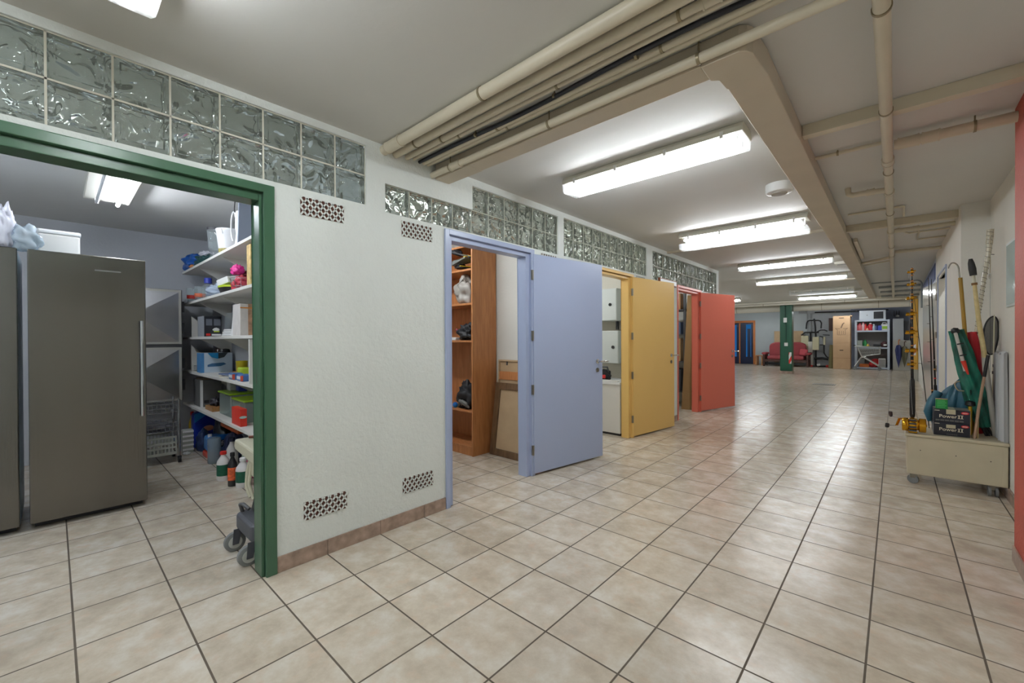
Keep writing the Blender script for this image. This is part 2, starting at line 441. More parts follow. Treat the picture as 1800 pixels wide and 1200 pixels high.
# right side: red wall, recess, set-forward white wall with a door
struct(MB().box(0.499, 0.80, 2.95, 3.667, 0, ZC).build('wall_right_red', M_red), 'red painted wall pier')
struct(MB().box(0.66, 0.80, -4.2, 2.95, 0, ZC).build('wall_right_near', M_wall2))
struct(MB().box(0.66, 0.80, 3.667, 5.93, 0, ZC).build('wall_right_recess', M_wall2))
wr = MB()
for a, b, c, d in cells(5.93, 9.30, 0, ZC, [(7.50, 8.72, 0, 2.12)]): wr.box(0.47, 0.62, a, b, c, d)
wr.box(0.62, 0.80, 5.93, 6.05, 0, ZC)
struct(wr.build('wall_right_white', M_wall2))
struct(MB().box(0.50, 0.62, 9.30, 23.0, 0, ZC).build('wall_right_far', M_wall2))
struct(MB().box(1.45, 1.55, 6.0, 9.3, 0, ZC).build('wall_side_room', M_cream))

# skirting tiles, one thin joint between tiles
def skirt(name, y0, y1, x, sgn, step=0.345, org=0.7416):
    m = MB(); k = math.floor((y0-org)/step); y = y0
    while y < y1-1e-6:
        k += 1; e = min(org+k*step, y1)
        m.box(x, x+sgn*0.009, y+0.001, e-0.0015, 0.0, 0.088); y = e
    return struct(m.build(name, M_base, bevel=0.0015))
skirt('baseboard_left', 0.812, 1.972, XW, 1)
skirt('baseboard_left_second', 3.03, 3.96, XW, 1)
skirt('baseboard_left_third', 5.04, 6.49, XW, 1)
skirt('baseboard_left_fourth', 7.58, 8.57, XW, 1)
skirt('baseboard_red', 2.95, 3.667, 0.499, -1, org=0.95)
m = MB(); m.box(0.645, 0.66, 3.67, 5.93, 0, 0.088); struct(m.build('baseboard_recess', M_base))

# glass block windows: the mortar grid is the window, every block a child
bl = MB()
def block_mesh(w, h, d):
    m = MB(); rim = 0.014; a, b = w/2, h/2
    def ring(ix, y): return [(ix_[0], y, ix_[1]) for ix_ in ((-a+ix, -b+ix), (a-ix, -b+ix), (a-ix, b-ix), (-a+ix, b-ix))]
    rings = [ring(0.024, -d/2+0.004), ring(0.018, -d/2-0.001), ring(0.010, -d/2+0.002), ring(0.0, -d/2+0.006), ring(0.0, d/2-0.006), ring(0.010, d/2-0.002), ring(0.018, d/2+0.001), ring(0.024, d/2-0.004)]
    vs_ = [p for r in rings for p in r]; fs = [(3, 2, 1, 0), tuple(28+i for i in range(4))]
    for i in range(7):
        for j in range(4): fs.append((i*4+j, i*4+(j+1) % 4, (i+1)*4+(j+1) % 4, (i+1)*4+j))
    return m.add(vs_, fs)
BLK = {}
def glass_window(name, label, groups, mm_, J):
    w = MB(); o = None; places = []
    for (y0, y1, z0, z1), nc, nr in groups:
        pw = (y1-y0)/nc; ph = (z1-z0)/nr
        xa, xb = XW-0.088, XW-0.014
        for r in range(nr+1):
            zz = z0+r*ph; w.box(xa, xb, y0, y1, max(z0, zz-J/2), min(z1, zz+J/2))
        for c in range(nc+1):
            yy = y0+c*pw; w.box(xa, xb, max(y0, yy-J/2), min(y1, yy+J/2), z0, z1)
        for r in range(nr):
            for c in range(nc): places.append((y0+(c+0.5)*pw, z0+(r+0.5)*ph, pw-J-0.0005, ph-J-0.0005))
    o = struct(w.build(name, mm_), label)
    for (yy, zz, bw, bh) in places:
        key = (round(bw, 4), round(bh, 4))
        if key not in BLK:
            b = block_mesh(bw, bh, 0.078).build('glass_block', M_glass, parent=o); BLK[key] = b
        else:
            b = BLK[key].copy(); COL.objects.link(b); b.parent = o
        b.location = (XW-0.050, yy, zz); b.rotation_euler = (0, 0, math.radians(90))
    return o
glass_window('window_1', 'two rows of clear wavy glass blocks above the green doorway', [(WIN['A'], 14, 2)], M_mortar, 0.0075)
M_mort2 = mat('grey_mortar', (176, 178, 164), 0.8)
glass_window('window_2', 'stepped band of wavy glass blocks above the blue doorway', [(WIN['B'], 4, 1), (WIN['C'], 6, 2)], M_mort2, 0.007)
glass_window('window_3', 'two rows of wavy glass blocks above the yellow doorway', [(WIN['D'], 10, 2)], M_mort2, 0.006)
glass_window('window_4', 'two rows of wavy glass blocks above the red doorway', [(WIN['E'], 15, 2)], M_mort2, 0.006)

# ================================================================ door frames and leaves
def door_frame(name, label, m_, y0, y1, z1, oy0, oy1, oz1, x=XW, sgn=1, depth=0.115, k=0.5):
    """steel frame: outer casing y0..y1, z1; clear opening oy0..oy1, oz1; sgn = side the casing shows on"""
    d = struct(D.objects.new(name, None), label); COL.objects.link(d); d.location = (x, (y0+y1)/2, 0)
    m = MB(); f = 0.014*sgn; back = -sgn*depth
    L0, L1 = y0-(y0+y1)/2, y1-(y0+y1)/2; o0, o1 = oy0-(y0+y1)/2, oy1-(y0+y1)/2
    s0 = L0+(o0-L0)*k; s1 = L1+(o1-L1)*k; sz = (z1+oz1)/2
    for a, b in ((L0, s0), (s1, L1)): m.box(f, back*0.55, a, b, 0, z1)           # casing
    for a, b in ((s0, o0), (o1, s1)): m.box(-sgn*0.012, back, a, b, 0, sz)         # rebate
    m.box(f, back*0.55, s0, s1, sz, z1); m.box(-sgn*0.012, back, o0, o1, oz1, sz)
    m.build('frame', m_, parent=d, bevel=0.003)
    return d
M_hinge = mat('hinge_steel', (150, 146, 136), 0.35, metal=1.0)
def add_leaf(d, m_, hinge, width, ang, z0=0.02, z1=2.055, handle=True, dirn=1, face=1, zh=1.03, hm=None):
    """door leaf hung on a vertical hinge line; local +Y runs from hinge to free edge, visible face at local x=0"""
    base = Vector(d.location)
    t = 0.042
    lf = MB().box(-t*face, 0, 0.0, width, z0, z1).build('leaf', m_, parent=d, bevel=0.003)
    lf.location = Vector(hinge)-base; lf.rotation_euler = (0, 0, ang)
    hg = MB()
    for z in (0.24, 0.80, 1.30, 1.86):
        hb = MB(); hb.cyl((0.004*face, -0.010, z-0.045), (0.004*face, -0.010, z+0.045), 0.007, n=10); hb.box(-0.012*face, 0.003*face, -0.024, 0.0, z-0.045, z+0.045)
        h_ = hb.build('hinge', M_hinge, parent=d, smooth=True); h_.location = lf.location; h_.rotation_euler = lf.rotation_euler
    if handle:
        yy = width-0.085
        hd = MB(); hd.cyl((0.0, yy, zh), (0.008*face, yy, zh), 0.024, n=20); hd.tube([(0.0, yy, zh), (0.045*face, yy, zh), (0.052*face, yy+0.012, zh), (0.052*face, yy+0.115, zh)], 0.0085, 10)
        hd.tube([(-t*face, yy, zh), (-(t+0.045)*face, yy, zh), (-(t+0.05)*face, yy+0.10, zh)], 0.0085, 10)
        hd.build('handle', M_chrome, parent=lf, smooth=True)
        lk = MB(); lk.cyl((0, yy, zh-0.09), (0.008*face, yy, zh-0.09), 0.023, n=20); lk.box(0.008*face, 0.011*face, yy-0.004, yy+0.004, zh-0.105, zh-0.078, 0)
        lk.build('lock_plate', M_hinge, parent=lf, smooth=True)
    return lf
d1 = door_frame('door_1', 'open doorway in a dark green steel frame', M_green, -0.375, 0.812, 2.098, -0.30, 0.742, 2.012, depth=0.13, k=0.78)
mk = MB(); mk.box(0, 0.0012, -0.004, 0.004, 0, 0.055); o = mk.build('strike_plate', M_hinge, parent=d1); o.location = (-0.07, 0.742-0.2185-0.0015, 1.03); o.rotation_euler = (0, 0, -1.5708)
d2 = door_frame('door_2', 'blue steel doorway with its blue door swung back against the wall', M_blue, 1.975, 3.022, 2.098, 2.055, 2.925, 2.022)
add_leaf(d2, M_blue, (XW+0.022, 2.995, 0), 0.975, -math.radians(9.2))
d3 = door_frame('door_3', 'yellow steel doorway with its yellow door swung back against the wall', M_yel, 3.975, 5.03, 2.088, 4.06, 4.925, 2.022)
add_leaf(d3, M_yel, (XW+0.022, 4.985, 0), 1.0, -math.radians(8.0))
d4 = door_frame('door_4', 'red steel doorway with its red door standing open', M_redd, 6.505, 7.585, 2.095, 6.56, 7.455, 2.022)
add_leaf(d4, M_redd, (XW+0.022, 7.515, 0), 1.0, -math.radians(16.5))
# right-hand door: blue frame, cream leaf folded back along the wall
d5 = door_frame('door_5', 'blue framed doorway with a pale glossy door on the right wall', M_blue, 7.43, 8.80, 2.17, 7.475, 8.745, 2.12, x=0.47, sgn=-1, depth=0.05)
add_leaf(d5, mat('pale_gloss_leaf', (212, 210, 204), 0.12, coat=0.6), (0.448, 8.93, 0), 0.92, math.radians(6.5), z1=2.09, handle=False, face=-1)
# blue panel with a ventilated top beyond it
d6 = struct(D.objects.new('door_6', None), 'blue painted door surround reaching the ceiling on the right wall'); COL.objects.link(d6); d6.location = (0.5, 11.2, 0)
m = MB(); m.box(-0.02, 0, -1.85, 2.6, 2.10, 2.53); m.box(-0.02, 0, -1.85, -1.72, 0, 2.10); m.box(-0.02, 0, 2.4, 2.6, 0, 2.1); m.build('surround', M_blue, parent=d6, bevel=0.003)
m = MB(); [m.box(-0.028, -0.02, -1.6+0.13*k, -1.53+0.13*k, 2.2, 2.46) for k in range(30)]; m.build('louvre', mat('blue_dark_gloss', (84, 98, 150), 0.35), parent=d6)

# far doorway with blue-lit glass door in an orange timber frame
d7 = struct(D.objects.new('door_7', None), 'timber framed glass doors glowing blue in the far wall'); COL.objects.link(d7); d7.location = (-5.70, 23.0, 0)
m = MB()
m.box(-0.69, -0.60, -0.03, 0.1, 0, 2.12); m.box(0.60, 0.69, -0.03, 0.1, 0, 2.12); m.box(-0.60, 0.60, -0.03, 0.1, 2.02, 2.12)
M_otimber = wood_mat('orange_timber', (168, 92, 36), (196, 118, 52)); m.build('frame', M_otimber, parent=d7, bevel=0.006)
M_navy = mat('navy_leaf', (26, 34, 62), 0.3)
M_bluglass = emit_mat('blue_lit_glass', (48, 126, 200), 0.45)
for s, xo in ((-1, -0.30), (1, 0.30)):
    lf = MB().box(xo-0.295, xo+0.295, 0.02, 0.06, 0.01, 2.01).build('leaf', M_navy, parent=d7)
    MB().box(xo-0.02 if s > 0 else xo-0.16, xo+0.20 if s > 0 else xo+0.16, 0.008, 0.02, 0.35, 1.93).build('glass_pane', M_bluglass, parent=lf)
    MB().box(xo+s*0.04, xo+s*0.06+0.12, 0.0, 0.008, 0.35, 1.72).build('panel', mat('navy_panel', (30, 44, 74), 0.3), parent=lf)
MB().box(-0.03, 0.03, -0.005, 0.02, 0.01, 2.01).build('mullion', M_otimber, parent=d7)
struct(MB().box(-6.6, -4.9, 23.3, 23.35, 0, ZC).build('wall_behind_doors', M_navy))

# ================================================================ vent grilles
def grille(y, z, label, w=0.255, h=0.105, x=XW, grp='diamond vent grilles'):
    t = thing('vent_grille', label, 'vent grille', (x, y, z), group=grp)
    MB().box(0, 0.0015, 0, w, 0, h).build('backing', M_terra, parent=t)
    m = MB(); n = 7; dx = w/n
    # two families of diagonal bars clipped to the rectangle
    for s in (1, -1):
        for k in range(-2, n+3):
            xs = k*dx; run = h*0.77
            a0, b0 = (xs, 0.0), (xs+s*run, h)
            pts = []
            for tt in (0.0, 1.0): pts.append((a0[0]+(b0[0]-a0[0])*tt, h*tt))
            (p0, q0), (p1, q1) = pts
            def clip(p0, q0, p1, q1):
                t0, t1 = 0.0, 1.0; dp = p1-p0
                for lim, sg in ((0.0, 1), (w, -1)):
                    f0 = (p0-lim)*sg; f1 = (p1-lim)*sg
                    if f0 < 0 and f1 < 0: return None
                    if f0 < 0: t0 = max(t0, f0/(f0-f1))
                    if f1 < 0: t1 = min(t1, f0/(f0-f1))
                return (p0+dp*t0, q0+(q1-q0)*t0, p0+dp*t1, q0+(q1-q0)*t1) if t1 > t0+0.02 else None
            c = clip(p0, q0, p1, q1)
            if c: m.bar((0.004, c[0], c[1]), (0.004, c[2], c[3]), 0.0088, 0.006, up=(1, 0, 0))
    m.build('lattice', M_wall, parent=t)
    return t
grille(0.948, 1.980, 'diamond vent grille high up beside the green frame')
grille(1.609, 1.976, 'diamond vent grille high up beside the blue frame', w=0.255)
grille(0.955, 0.238, 'low diamond vent grille near the green frame')
grille(1.605, 0.212, 'low diamond vent grille near the blue frame')
grille(3.125, 1.982, 'diamond vent grille showing just above the blue door')
grille(5.12, 1.982, 'diamond vent grille showing just above the yellow door')
t = thing('wall_plaque', 'small wood-edged plaque on the wall above the yellow door', 'plaque', (XW, 5.80, 2.045))
MB().box(0, 0.03, 0, 0.62, 0, 0.09).build('frame', wood_mat('plaque_wood', (120, 66, 40), (150, 90, 58)), parent=t, bevel=0.003)
MB().box(0.03, 0.032, 0.02, 0.60, 0.015, 0.075).build('face', M_white, parent=t)

# ================================================================ tube lights
def fixture(label, x0, x1, y0, y1, lit=(1, 1), z=ZC, drop=0.0, axis='x', cool=False, hide_diff=False, grp='fluorescent tube lights'):
    L = (x1-x0) if axis == 'x' else (y1-y0); Wd = (y1-y0) if axis == 'x' else (x1-x0)
    t = thing('tube_light', label, 'light', ((x0+x1)/2, (y0+y1)/2, z), 0 if axis == 'x' else math.radians(90), group=grp)
    a, w = L/2, Wd/2
    m = MB(); m.prism([(-w*0.8, 0), (w*0.8, 0), (w, -0.030), (w, -0.058), (-w, -0.058), (-w, -0.030)], 'x', -a, a)
    m.build('housing', M_lampbase, parent=t, bevel=0.004)
    n = len(lit)
    for k, on in enumerate(lit):
        yy = 0 if n == 1 else (-w*0.45 if k == 0 else w*0.45)
        MB().cyl((-a+0.05, yy, -0.086), (a-0.05, yy, -0.086), 0.013, n=12).build('lamp_tube', (M_tube_on_cool if cool else M_tube_on) if on else M_tube_off, parent=t, smooth=True)
        for s in (-1, 1): MB().box(s*(a-0.05)-0.012, s*(a-0.05)+0.012, yy-0.012, yy+0.012, -0.098, -0.056).build('lamp_holder', M_white, parent=t)
    if not hide_diff:
        d = MB(); zt = -0.058-drop; zb = -0.122-drop
        prof = [(-w*0.98, zt), (-w*0.9, zb+0.014), (-w*0.76, zb), (w*0.76, zb), (w*0.9, zb+0.014), (w*0.98, zt)]
        nn = len(prof)
        vs_ = [(-a*0.992, p[0], p[1]) for p in prof]+[(a*0.992, p[0], p[1]) for p in prof]
        fs = [(i, i+1, nn+i+1, nn+i) for i in range(nn-1)]+[tuple(range(nn)), tuple(range(2*nn-1, nn-1, -1))]
        d.add(vs_, fs); d.build('diffuser', M_diff, parent=t)
        for s in (-1, 1):
            for q in (-0.82, -0.28, 0.28, 0.82):
                c = MB().box(q*a-0.010, q*a+0.010, s*w, s*(w+0.006), -0.075-drop*0.3, -0.035); c.build('clip', M_white, parent=t)
    return t
fixture('tube light partly in view over the green doorway, at the frame top', -1.985, -0.70, 0.06, 0.27)
fixture('large twin tube light nearest beyond the ceiling pipes', -1.955, -0.66, 2.735, 2.945)
t2 = fixture('twin tube light whose cover hangs low, second beyond the ceiling pipes', -1.955, -0.655, 5.16, 5.37, lit=(1, 0), drop=0.075)
fixture('slim tube light, third beyond the ceiling pipes', -2.02, -0.70, 8.02, 8.17, lit=(1,))
fixture('slim tube light, fourth beyond the ceiling pipes', -2.26, -0.69, 10.42, 10.58, lit=(1,))
fixture('unlit tube light before the green column', -2.1, -0.75, 13.3, 13.5, lit=(0,), grp='far tube lights')
fixture('lit tube light just before the green column', -2.22, -0.80, 15.42, 15.62, lit=(1, 1), grp='far tube lights')
fixture('tube light peeking out beside the red door', -5.0, -3.62, 14.58, 14.78, lit=(1, 1), grp='far tube lights')
fixture('unseen tube light added between far pipes and far wall, near the boxes', -2.1, -0.8, 20.6, 20.8, lit=(1, 1), grp='far tube lights')  # added out of sight behind the pipes to brighten the far end
fixture('unseen tube light added between far pipes and far wall, near the glass doors', -5.2, -3.9, 20.6, 20.8, lit=(1, 1), grp='far tube lights')  # also added, hidden by the pipes, more light for the far wall
fixture('unseen tube light added on the hall ceiling left of the green column', -6.6, -5.3, 18.6, 18.8, lit=(1, 1), grp='far tube lights')  # unseen lamp added to lift the left of the hall
fixture('unseen tube light added on the hall ceiling just round the corner from the red door', -5.2, -3.9, 10.4, 10.6, lit=(1, 1), grp='far tube lights')  # added behind the wall end, extra light for the hall
fixture('unseen tube light added on the ceiling behind the viewer', -1.95, -0.66, -2.4, -2.19, grp='fluorescent tube lights')  # out of view, added to light the foreground
fixture('bare twin tube light with one tube lit, inside the store room', -5.12, -3.7, 0.18, 0.47, lit=(0, 1), cool=True, grp='store room lights', hide_diff=True)
fixture('added unseen tube light of the store room, beyond the fridges', -4.0, -2.75, -1.0, -0.75, lit=(1, 1), cool=True, grp='store room lights')  # added outside the view to brighten the store room
fixture('another added unseen tube light of the store room, farthest from the doorway', -5.3, -4.05, -1.7, -1.45, lit=(1, 1), cool=True, grp='store room lights')  # further unseen lamp, added for the dark lower shelves
fixture('tube light inside the room behind the blue door', -4.2, -3.0, 2.05, 2.25, lit=(1, 1), grp='store room lights')
fixture('tube light inside the room behind the yellow door', -4.4, -3.1, 4.3, 4.5, lit=(1, 1), grp='store room lights')
fixture('tube light inside the room behind the red door', -4.4, -3.1, 6.9, 7.1, lit=(1, 1), grp='store room lights')
fixture('tube light in the side room at the right', 0.75, 0.85, 7.3, 8.5, lit=(1,), axis='y', grp='store room lights')

# smoke detectors and sensors
def detector(x, y, r, label, square=False):
    t = thing('ceiling_sensor', label, 'sensor', (x, y, ZC))
    if square:
        MB().box(-r, r, -r*0.7, r*0.7, -0.05, 0).build('housing', M_lampbase, parent=t, bevel=0.008)
        MB().box(-r*0.6, r*0.6, -r*0.4, r*0.4, -0.056, -0.05).build('lens', M_grey, parent=t)
    else:
        MB().lathe([(r, 0), (r, -0.05), (r*0.93, -0.068), (r*0.7, -0.074), (0, -0.074)], n=28).build('housing', M_white, parent=t, smooth=True)
        MB().lathe([(r*0.62, -0.074), (r*0.58, -0.082), (0, -0.084)], n=24).build('grille_ring', mat('sensor_grey', (176, 172, 164), 0.6), parent=t, smooth=True)
detector(-0.715, 4.10, 0.10, 'round white smoke detector between the first two ceiling lights')
detector(-0.66, 8.95, 0.10, 'square ceiling sensor between the third and fourth lights', True)
detector(-0.72, 14.2, 0.13, 'grey box on the ceiling near the farthest light', True)

# ================================================================ ceiling ducts, pipes, trunking
def pipe(name, label, pts, r, cat='pipe', m_=None, clamps=(), couplers=(), n=14, grp=None):
    p0 = Vector(pts[0]); t = thing(name, label, cat, p0, group=grp)
    MB().tube([Vector(p)-p0 for p in pts], r, n).build('pipe_run', m_ or M_pipe, parent=t, smooth=True)
    for (c, d) in clamps:
        c = Vector(c)-p0; d = Vector(d).normalized()
        k = MB(); k.cyl(c-d*0.006, c+d*0.006, r+0.004, n=n)
        if ZC-0.012 > p0.z+c.z+r: k.cyl(c+Vector((0, 0, r)), Vector((c.x, c.y, ZC-p0.z-0.003)), 0.004, n=6)
        k.build('clamp', mat('clamp_metal', (150, 138, 112), 0.4, metal=0.6), parent=t, smooth=True)
    for (c, d, ln) in couplers:
        c = Vector(c)-p0; d = Vector(d).normalized()
        k = MB(); k.tube([c-d*ln/2, c-d*(ln/2-0.008), c-d*(ln/2-0.0081), c+d*(ln/2-0.0081), c+d*(ln/2-0.008), c+d*ln/2], [r+0.007, r+0.007, r+0.004, r+0.004, r+0.007, r+0.007], n)
        k.build('coupling', m_ or M_pipe, parent=t, smooth=True)
    return t
X1 = 0.499
def xp(y, z, x0=XW, x1=X1): return [(x0, y, z), (x1, y, z)]
EX = (1, 0, 0)
pipe('ceiling_pipe', 'thickest cream pipe against the ceiling, nearest of the bundle', xp(1.478, 2.5155), 0.032, couplers=[((-2.36, 1.478, 2.5155), EX, 0.16)], clamps=[((-1.55, 1.478, 2.5155), EX), ((-0.2, 1.478, 2.5155), EX)])
pipe('ceiling_pipe', 'second cream pipe of the ceiling bundle, beside the thickest one', xp(1.566, 2.517), 0.026, clamps=[((-2.25, 1.566, 2.517), EX), ((-0.45, 1.566, 2.517), EX)])
pipe('ceiling_pipe', 'thin cream conduit third in the ceiling bundle', xp(1.655, 2.525), 0.0185, clamps=[((-2.1, 1.655, 2.525), EX), ((-0.62, 1.655, 2.525), EX)], couplers=[((-0.50, 1.655, 2.525), EX, 0.07)])
pipe('ceiling_pipe', 'thinnest cream conduit of the ceiling bundle', xp(1.712, 2.533), 0.012, clamps=[((-2.0, 1.712, 2.533), EX), ((-1.25, 1.712, 2.533), EX)])
cb = []
for k in range(41):
    x = XW+(X1-XW)*k/40
    sag = 0.012*math.sin(k/40*math.pi*4.3)
    cb.append((x, 1.757+0.010*math.sin(k/40*math.pi*2.6), 2.523+sag*0.5))
pipe('black_cable', 'black cable clipped between the cream ceiling pipes', cb, 0.0115, cat='cable', m_=mat('cable_black', (34, 36, 44), 0.45), n=10, clamps=[((-1.9, 1.757, 2.523), EX), ((-1.3, 1.757, 2.523), EX), ((-0.85, 1.757, 2.523), EX)])
pipe('ceiling_pipe', 'cream pipe just past the black cable', xp(1.795, 2.530), 0.0165, clamps=[((-1.75, 1.795, 2.530), EX), ((-0.75, 1.795, 2.530), EX)])
pipe('ceiling_pipe', 'cream pipe edging the dark gap beside the flat duct', xp(1.832, 2.531), 0.0165, clamps=[((-1.7, 1.832, 2.531), EX)])
pipe('ceiling_pipe', 'cream pipe hanging along the near edge of the flat duct', xp(1.868, 2.462), 0.0215, clamps=[((-2.28, 1.868, 2.462), EX), ((-1.42, 1.868, 2.462), EX), ((-0.62, 1.868, 2.462), EX)], couplers=[((-2.22, 1.868, 2.462), EX, 0.10)])
# flat duct: an L of two runs with a rounded elbow
du = thing('flat_duct', 'flat beige duct turning a corner and running down the corridor ceiling', 'duct', (-0.50, 1.95, 2.44))
m = MB(); m.box(XW+0.503, -0.12, -0.055, 0.07, 0, 0.106); m.build('cross_run', M_duct, parent=du, bevel=0.004)
m = MB(); m.prism([(-0.12, -0.055), (0.03, -0.055), (0.055, -0.035), (0.07, -0.005), (0.085, 0.20), (-0.085, 0.20), (-0.09, 0.10), (-0.12, 0.075)], 'z', -0.004, 0.106); m.build('elbow', M_duct, parent=du, bevel=0.003)
m = MB(); m.box(-0.083, 0.083, 0.20, 14.8, 0, 0.106); m.build('long_run', M_duct, parent=du, bevel=0.004)
m = MB(); m.box(XW+0.503, -1.62, -0.056, 0.071, -0.002, 0.02); m.build('end_panel', M_duct, parent=du, bevel=0.001)
# cross trunking
def trunk(label, x0, x1, y0, y1, z0):
    t = thing('cable_trunking', label, 'trunking', ((x0+x1)/2, (y0+y1)/2, z0))
    a = (x1-x0)/2; b = (y1-y0)/2
    MB().box(-a, a, -b, b, 0, ZC-z0).build('channel', M_pipe, parent=t, bevel=0.003)
    MB().box(-a, a, -b-0.002, b+0.002, -0.002, 0.012).build('lid', M_pipe, parent=t)
trunk('cream cable trunking across the ceiling nearest the red wall', -0.415, X1, 3.06, 3.12, 2.485)
trunk('cream cable trunking across the ceiling ending at the white corner', -0.415, 0.47, 6.14, 6.21, 2.478)
trunk('thin strip across the ceiling beyond the second light', XW, -0.585, 6.12, 6.165, 2.525)
trunk('thin strip across the ceiling beyond the fourth light', XW, -0.585, 11.6, 11.66, 2.525)
trunk('short cream trunking beside the duct past the long pipe', -0.40, -0.36, 7.0, 8.6, 2.51)
EY = (0, 1, 0)
VX, VZ = -0.036, 2.455
pipe('ceiling_pipe', 'long cream drain pipe running down the corridor overhead', [(VX, -3.0, VZ), (VX, 16.8, VZ)], 0.0265, couplers=[((VX, 3.80, VZ), EY, 0.09), ((VX, 4.62, VZ), EY, 0.07), ((VX, 6.35, VZ), EY, 0.06), ((VX, 8.2, VZ), EY, 0.06)], clamps=[((VX, 2.02, VZ), EY), ((VX, 2.95, VZ), EY), ((VX, 4.05, VZ), EY), ((VX, 5.4, VZ), EY), ((VX, 7.4, VZ), EY)], n=18)
pipe('ceiling_pipe', 'thick cream branch pipe between long pipe and red wall', [(VX+0.03, 3.60, 2.485), (0.66, 3.60, 2.485)], 0.030, couplers=[((0.06, 3.60, 2.485), EX, 0.10), ((0.16, 3.60, 2.485), EX, 0.08)], clamps=[((0.34, 3.60, 2.485), EX)])
pipe('ceiling_pipe', 'thin cream conduit from duct to long pipe, nearest', [(-0.415, 3.62, 2.525), (VX, 3.62, 2.525)], 0.012, clamps=[((-0.29, 3.62, 2.525), EX)])
pipe('ceiling_pipe', 'short cream branch with an elbow up into the ceiling', [(VX-0.02, 4.58, 2.465), (-0.15, 4.60, 2.478), (-0.27, 4.62, 2.485), (-0.295, 4.62, 2.50), (-0.30, 4.62, 2.5499)], 0.022, couplers=[((-0.15, 4.60, 2.478), EX, 0.05)])
pipe('ceiling_pipe', 'thin conduit reaching the long pipe past the short branch', [(-0.36, 5.55, 2.535), (0.05, 5.55, 2.535), (0.062, 5.57, 2.535), (0.065, 6.0, 2.535)], 0.010)
pipe('ceiling_pipe', 'pipe branch running right just past the white corner trunking', [(VX+0.03, 6.42, 2.47), (0.16, 6.45, 2.475), (0.469, 6.45, 2.475)], 0.024, couplers=[((0.17, 6.45, 2.475), EX, 0.05)])
pipe('ceiling_pipe', 'thin conduit with an angled end right of the long pipe', [(0.03, 6.62, 2.53), (0.07, 6.85, 2.53), (0.12, 7.0, 2.53), (0.469, 7.0, 2.53)], 0.010)
pipe('ceiling_pipe', 'thin conduit elbow farther right of the long pipe', [(0.21, 6.9, 2.535), (0.21, 7.55, 2.535), (0.469, 7.55, 2.535)], 0.010)
pipe('ceiling_pipe', 'cream pipe meeting the top of the blue surround', [(VX+0.03, 8.2, 2.50), (0.469, 8.2, 2.50)], 0.022, couplers=[((0.08, 8.2, 2.50), EX, 0.08)])
pipe('ceiling_pipe', 'slanting cream pipe from duct to long pipe', [(-0.40, 9.0, 2.49), (VX-0.02, 8.5, 2.47)], 0.022)
pipe('ceiling_pipe', 'thin conduit just beyond the slanting pipe', [(-0.40, 9.5, 2.52), (VX, 9.2, 2.52)], 0.010)
pipe('ceiling_pipe', 'grey conduit that loops over by the tall rod tip', [(-0.40, 12.6, 2.50), (0.36, 12.6, 2.50), (0.40, 12.6, 2.48), (0.42, 12.6, 2.44), (0.42, 12.6, 1.9)], 0.016, m_=M_grey)
for (yy, zz, rr, lb) in ((13.8, 2.50, 0.03, 'grey pipe across the ceiling beyond the looped conduit'), (15.2, 2.50, 0.025, 'grey pipe across the ceiling before the yellow column'), (16.4, 2.47, 0.03, 'grey pipe across the ceiling over the yellow column')):
    pipe('ceiling_pipe', lb, [(-0.30, yy, zz), (0.499, yy, zz)], rr, m_=M_grey, couplers=[((-0.1, yy, zz), EX, 0.1), ((0.25, yy, zz), EX, 0.12)])
M_farp = mat('pipe_white', (226, 222, 210), 0.4)
# big white runs at the far end
pipe('far_pipe', 'fat white pipe spanning the far end above the sofa and boxes', [(-6.9, 18.22, 2.36), (0.496, 18.22, 2.36)], 0.125, m_=M_farp, clamps=[((-4.6, 18.22, 2.36), EX), ((-1.9, 18.22, 2.36), EX), ((-0.4, 18.22, 2.36), EX)])
pipe('far_pipe', 'thin white pipe above the fat far pipe', [(-6.9, 17.25, 2.46), (0.496, 17.25, 2.46)], 0.05, m_=M_farp, clamps=[((-3.5, 17.25, 2.46), EX), ((-1.2, 17.25, 2.46), EX)])
pipe('far_pipe', 'white pipe highest against the far ceiling', [(-6.9, 16.95, 2.50), (0.497, 16.95, 2.50)], 0.03, m_=M_farp)
pipe('far_pipe', 'black pipe along the far wall above the stacked boxes', [(-2.62, 22.7, 2.385), (-0.20, 22.7, 2.385)], 0.028, m_=M_black, clamps=[((-1.9, 22.7, 2.385), EX), ((-1.2, 22.7, 2.385), EX)])
for k, xx in enumerate((-2.92, -2.80)):
    pipe('far_pipe', ['grey conduit dropping behind the exercise machine, left one', 'grey conduit dropping behind the exercise machine, right one'][k], [(xx, 22.95, 2.36), (xx, 22.95, 0.6)], 0.016, m_=M_grey)

a = ay(1404, 544, 22.95); b = ay(1417, 551, 22.95)
t = thing('junction_box', 'grey junction box where the two far conduits meet the black pipe', 'electric box', ((a.x+b.x)/2, 22.99, b.z)); MB().box((a.x-b.x)/2, (b.x-a.x)/2, -0.07, 0, 0, a.z-b.z).build('case', M_grey, parent=t, bevel=0.006); MB().box((a.x-b.x)/2+0.02, (b.x-a.x)/2-0.02, -0.076, -0.07, 0.02, a.z-b.z-0.02).build('lid', M_grey, parent=t, bevel=0.003)

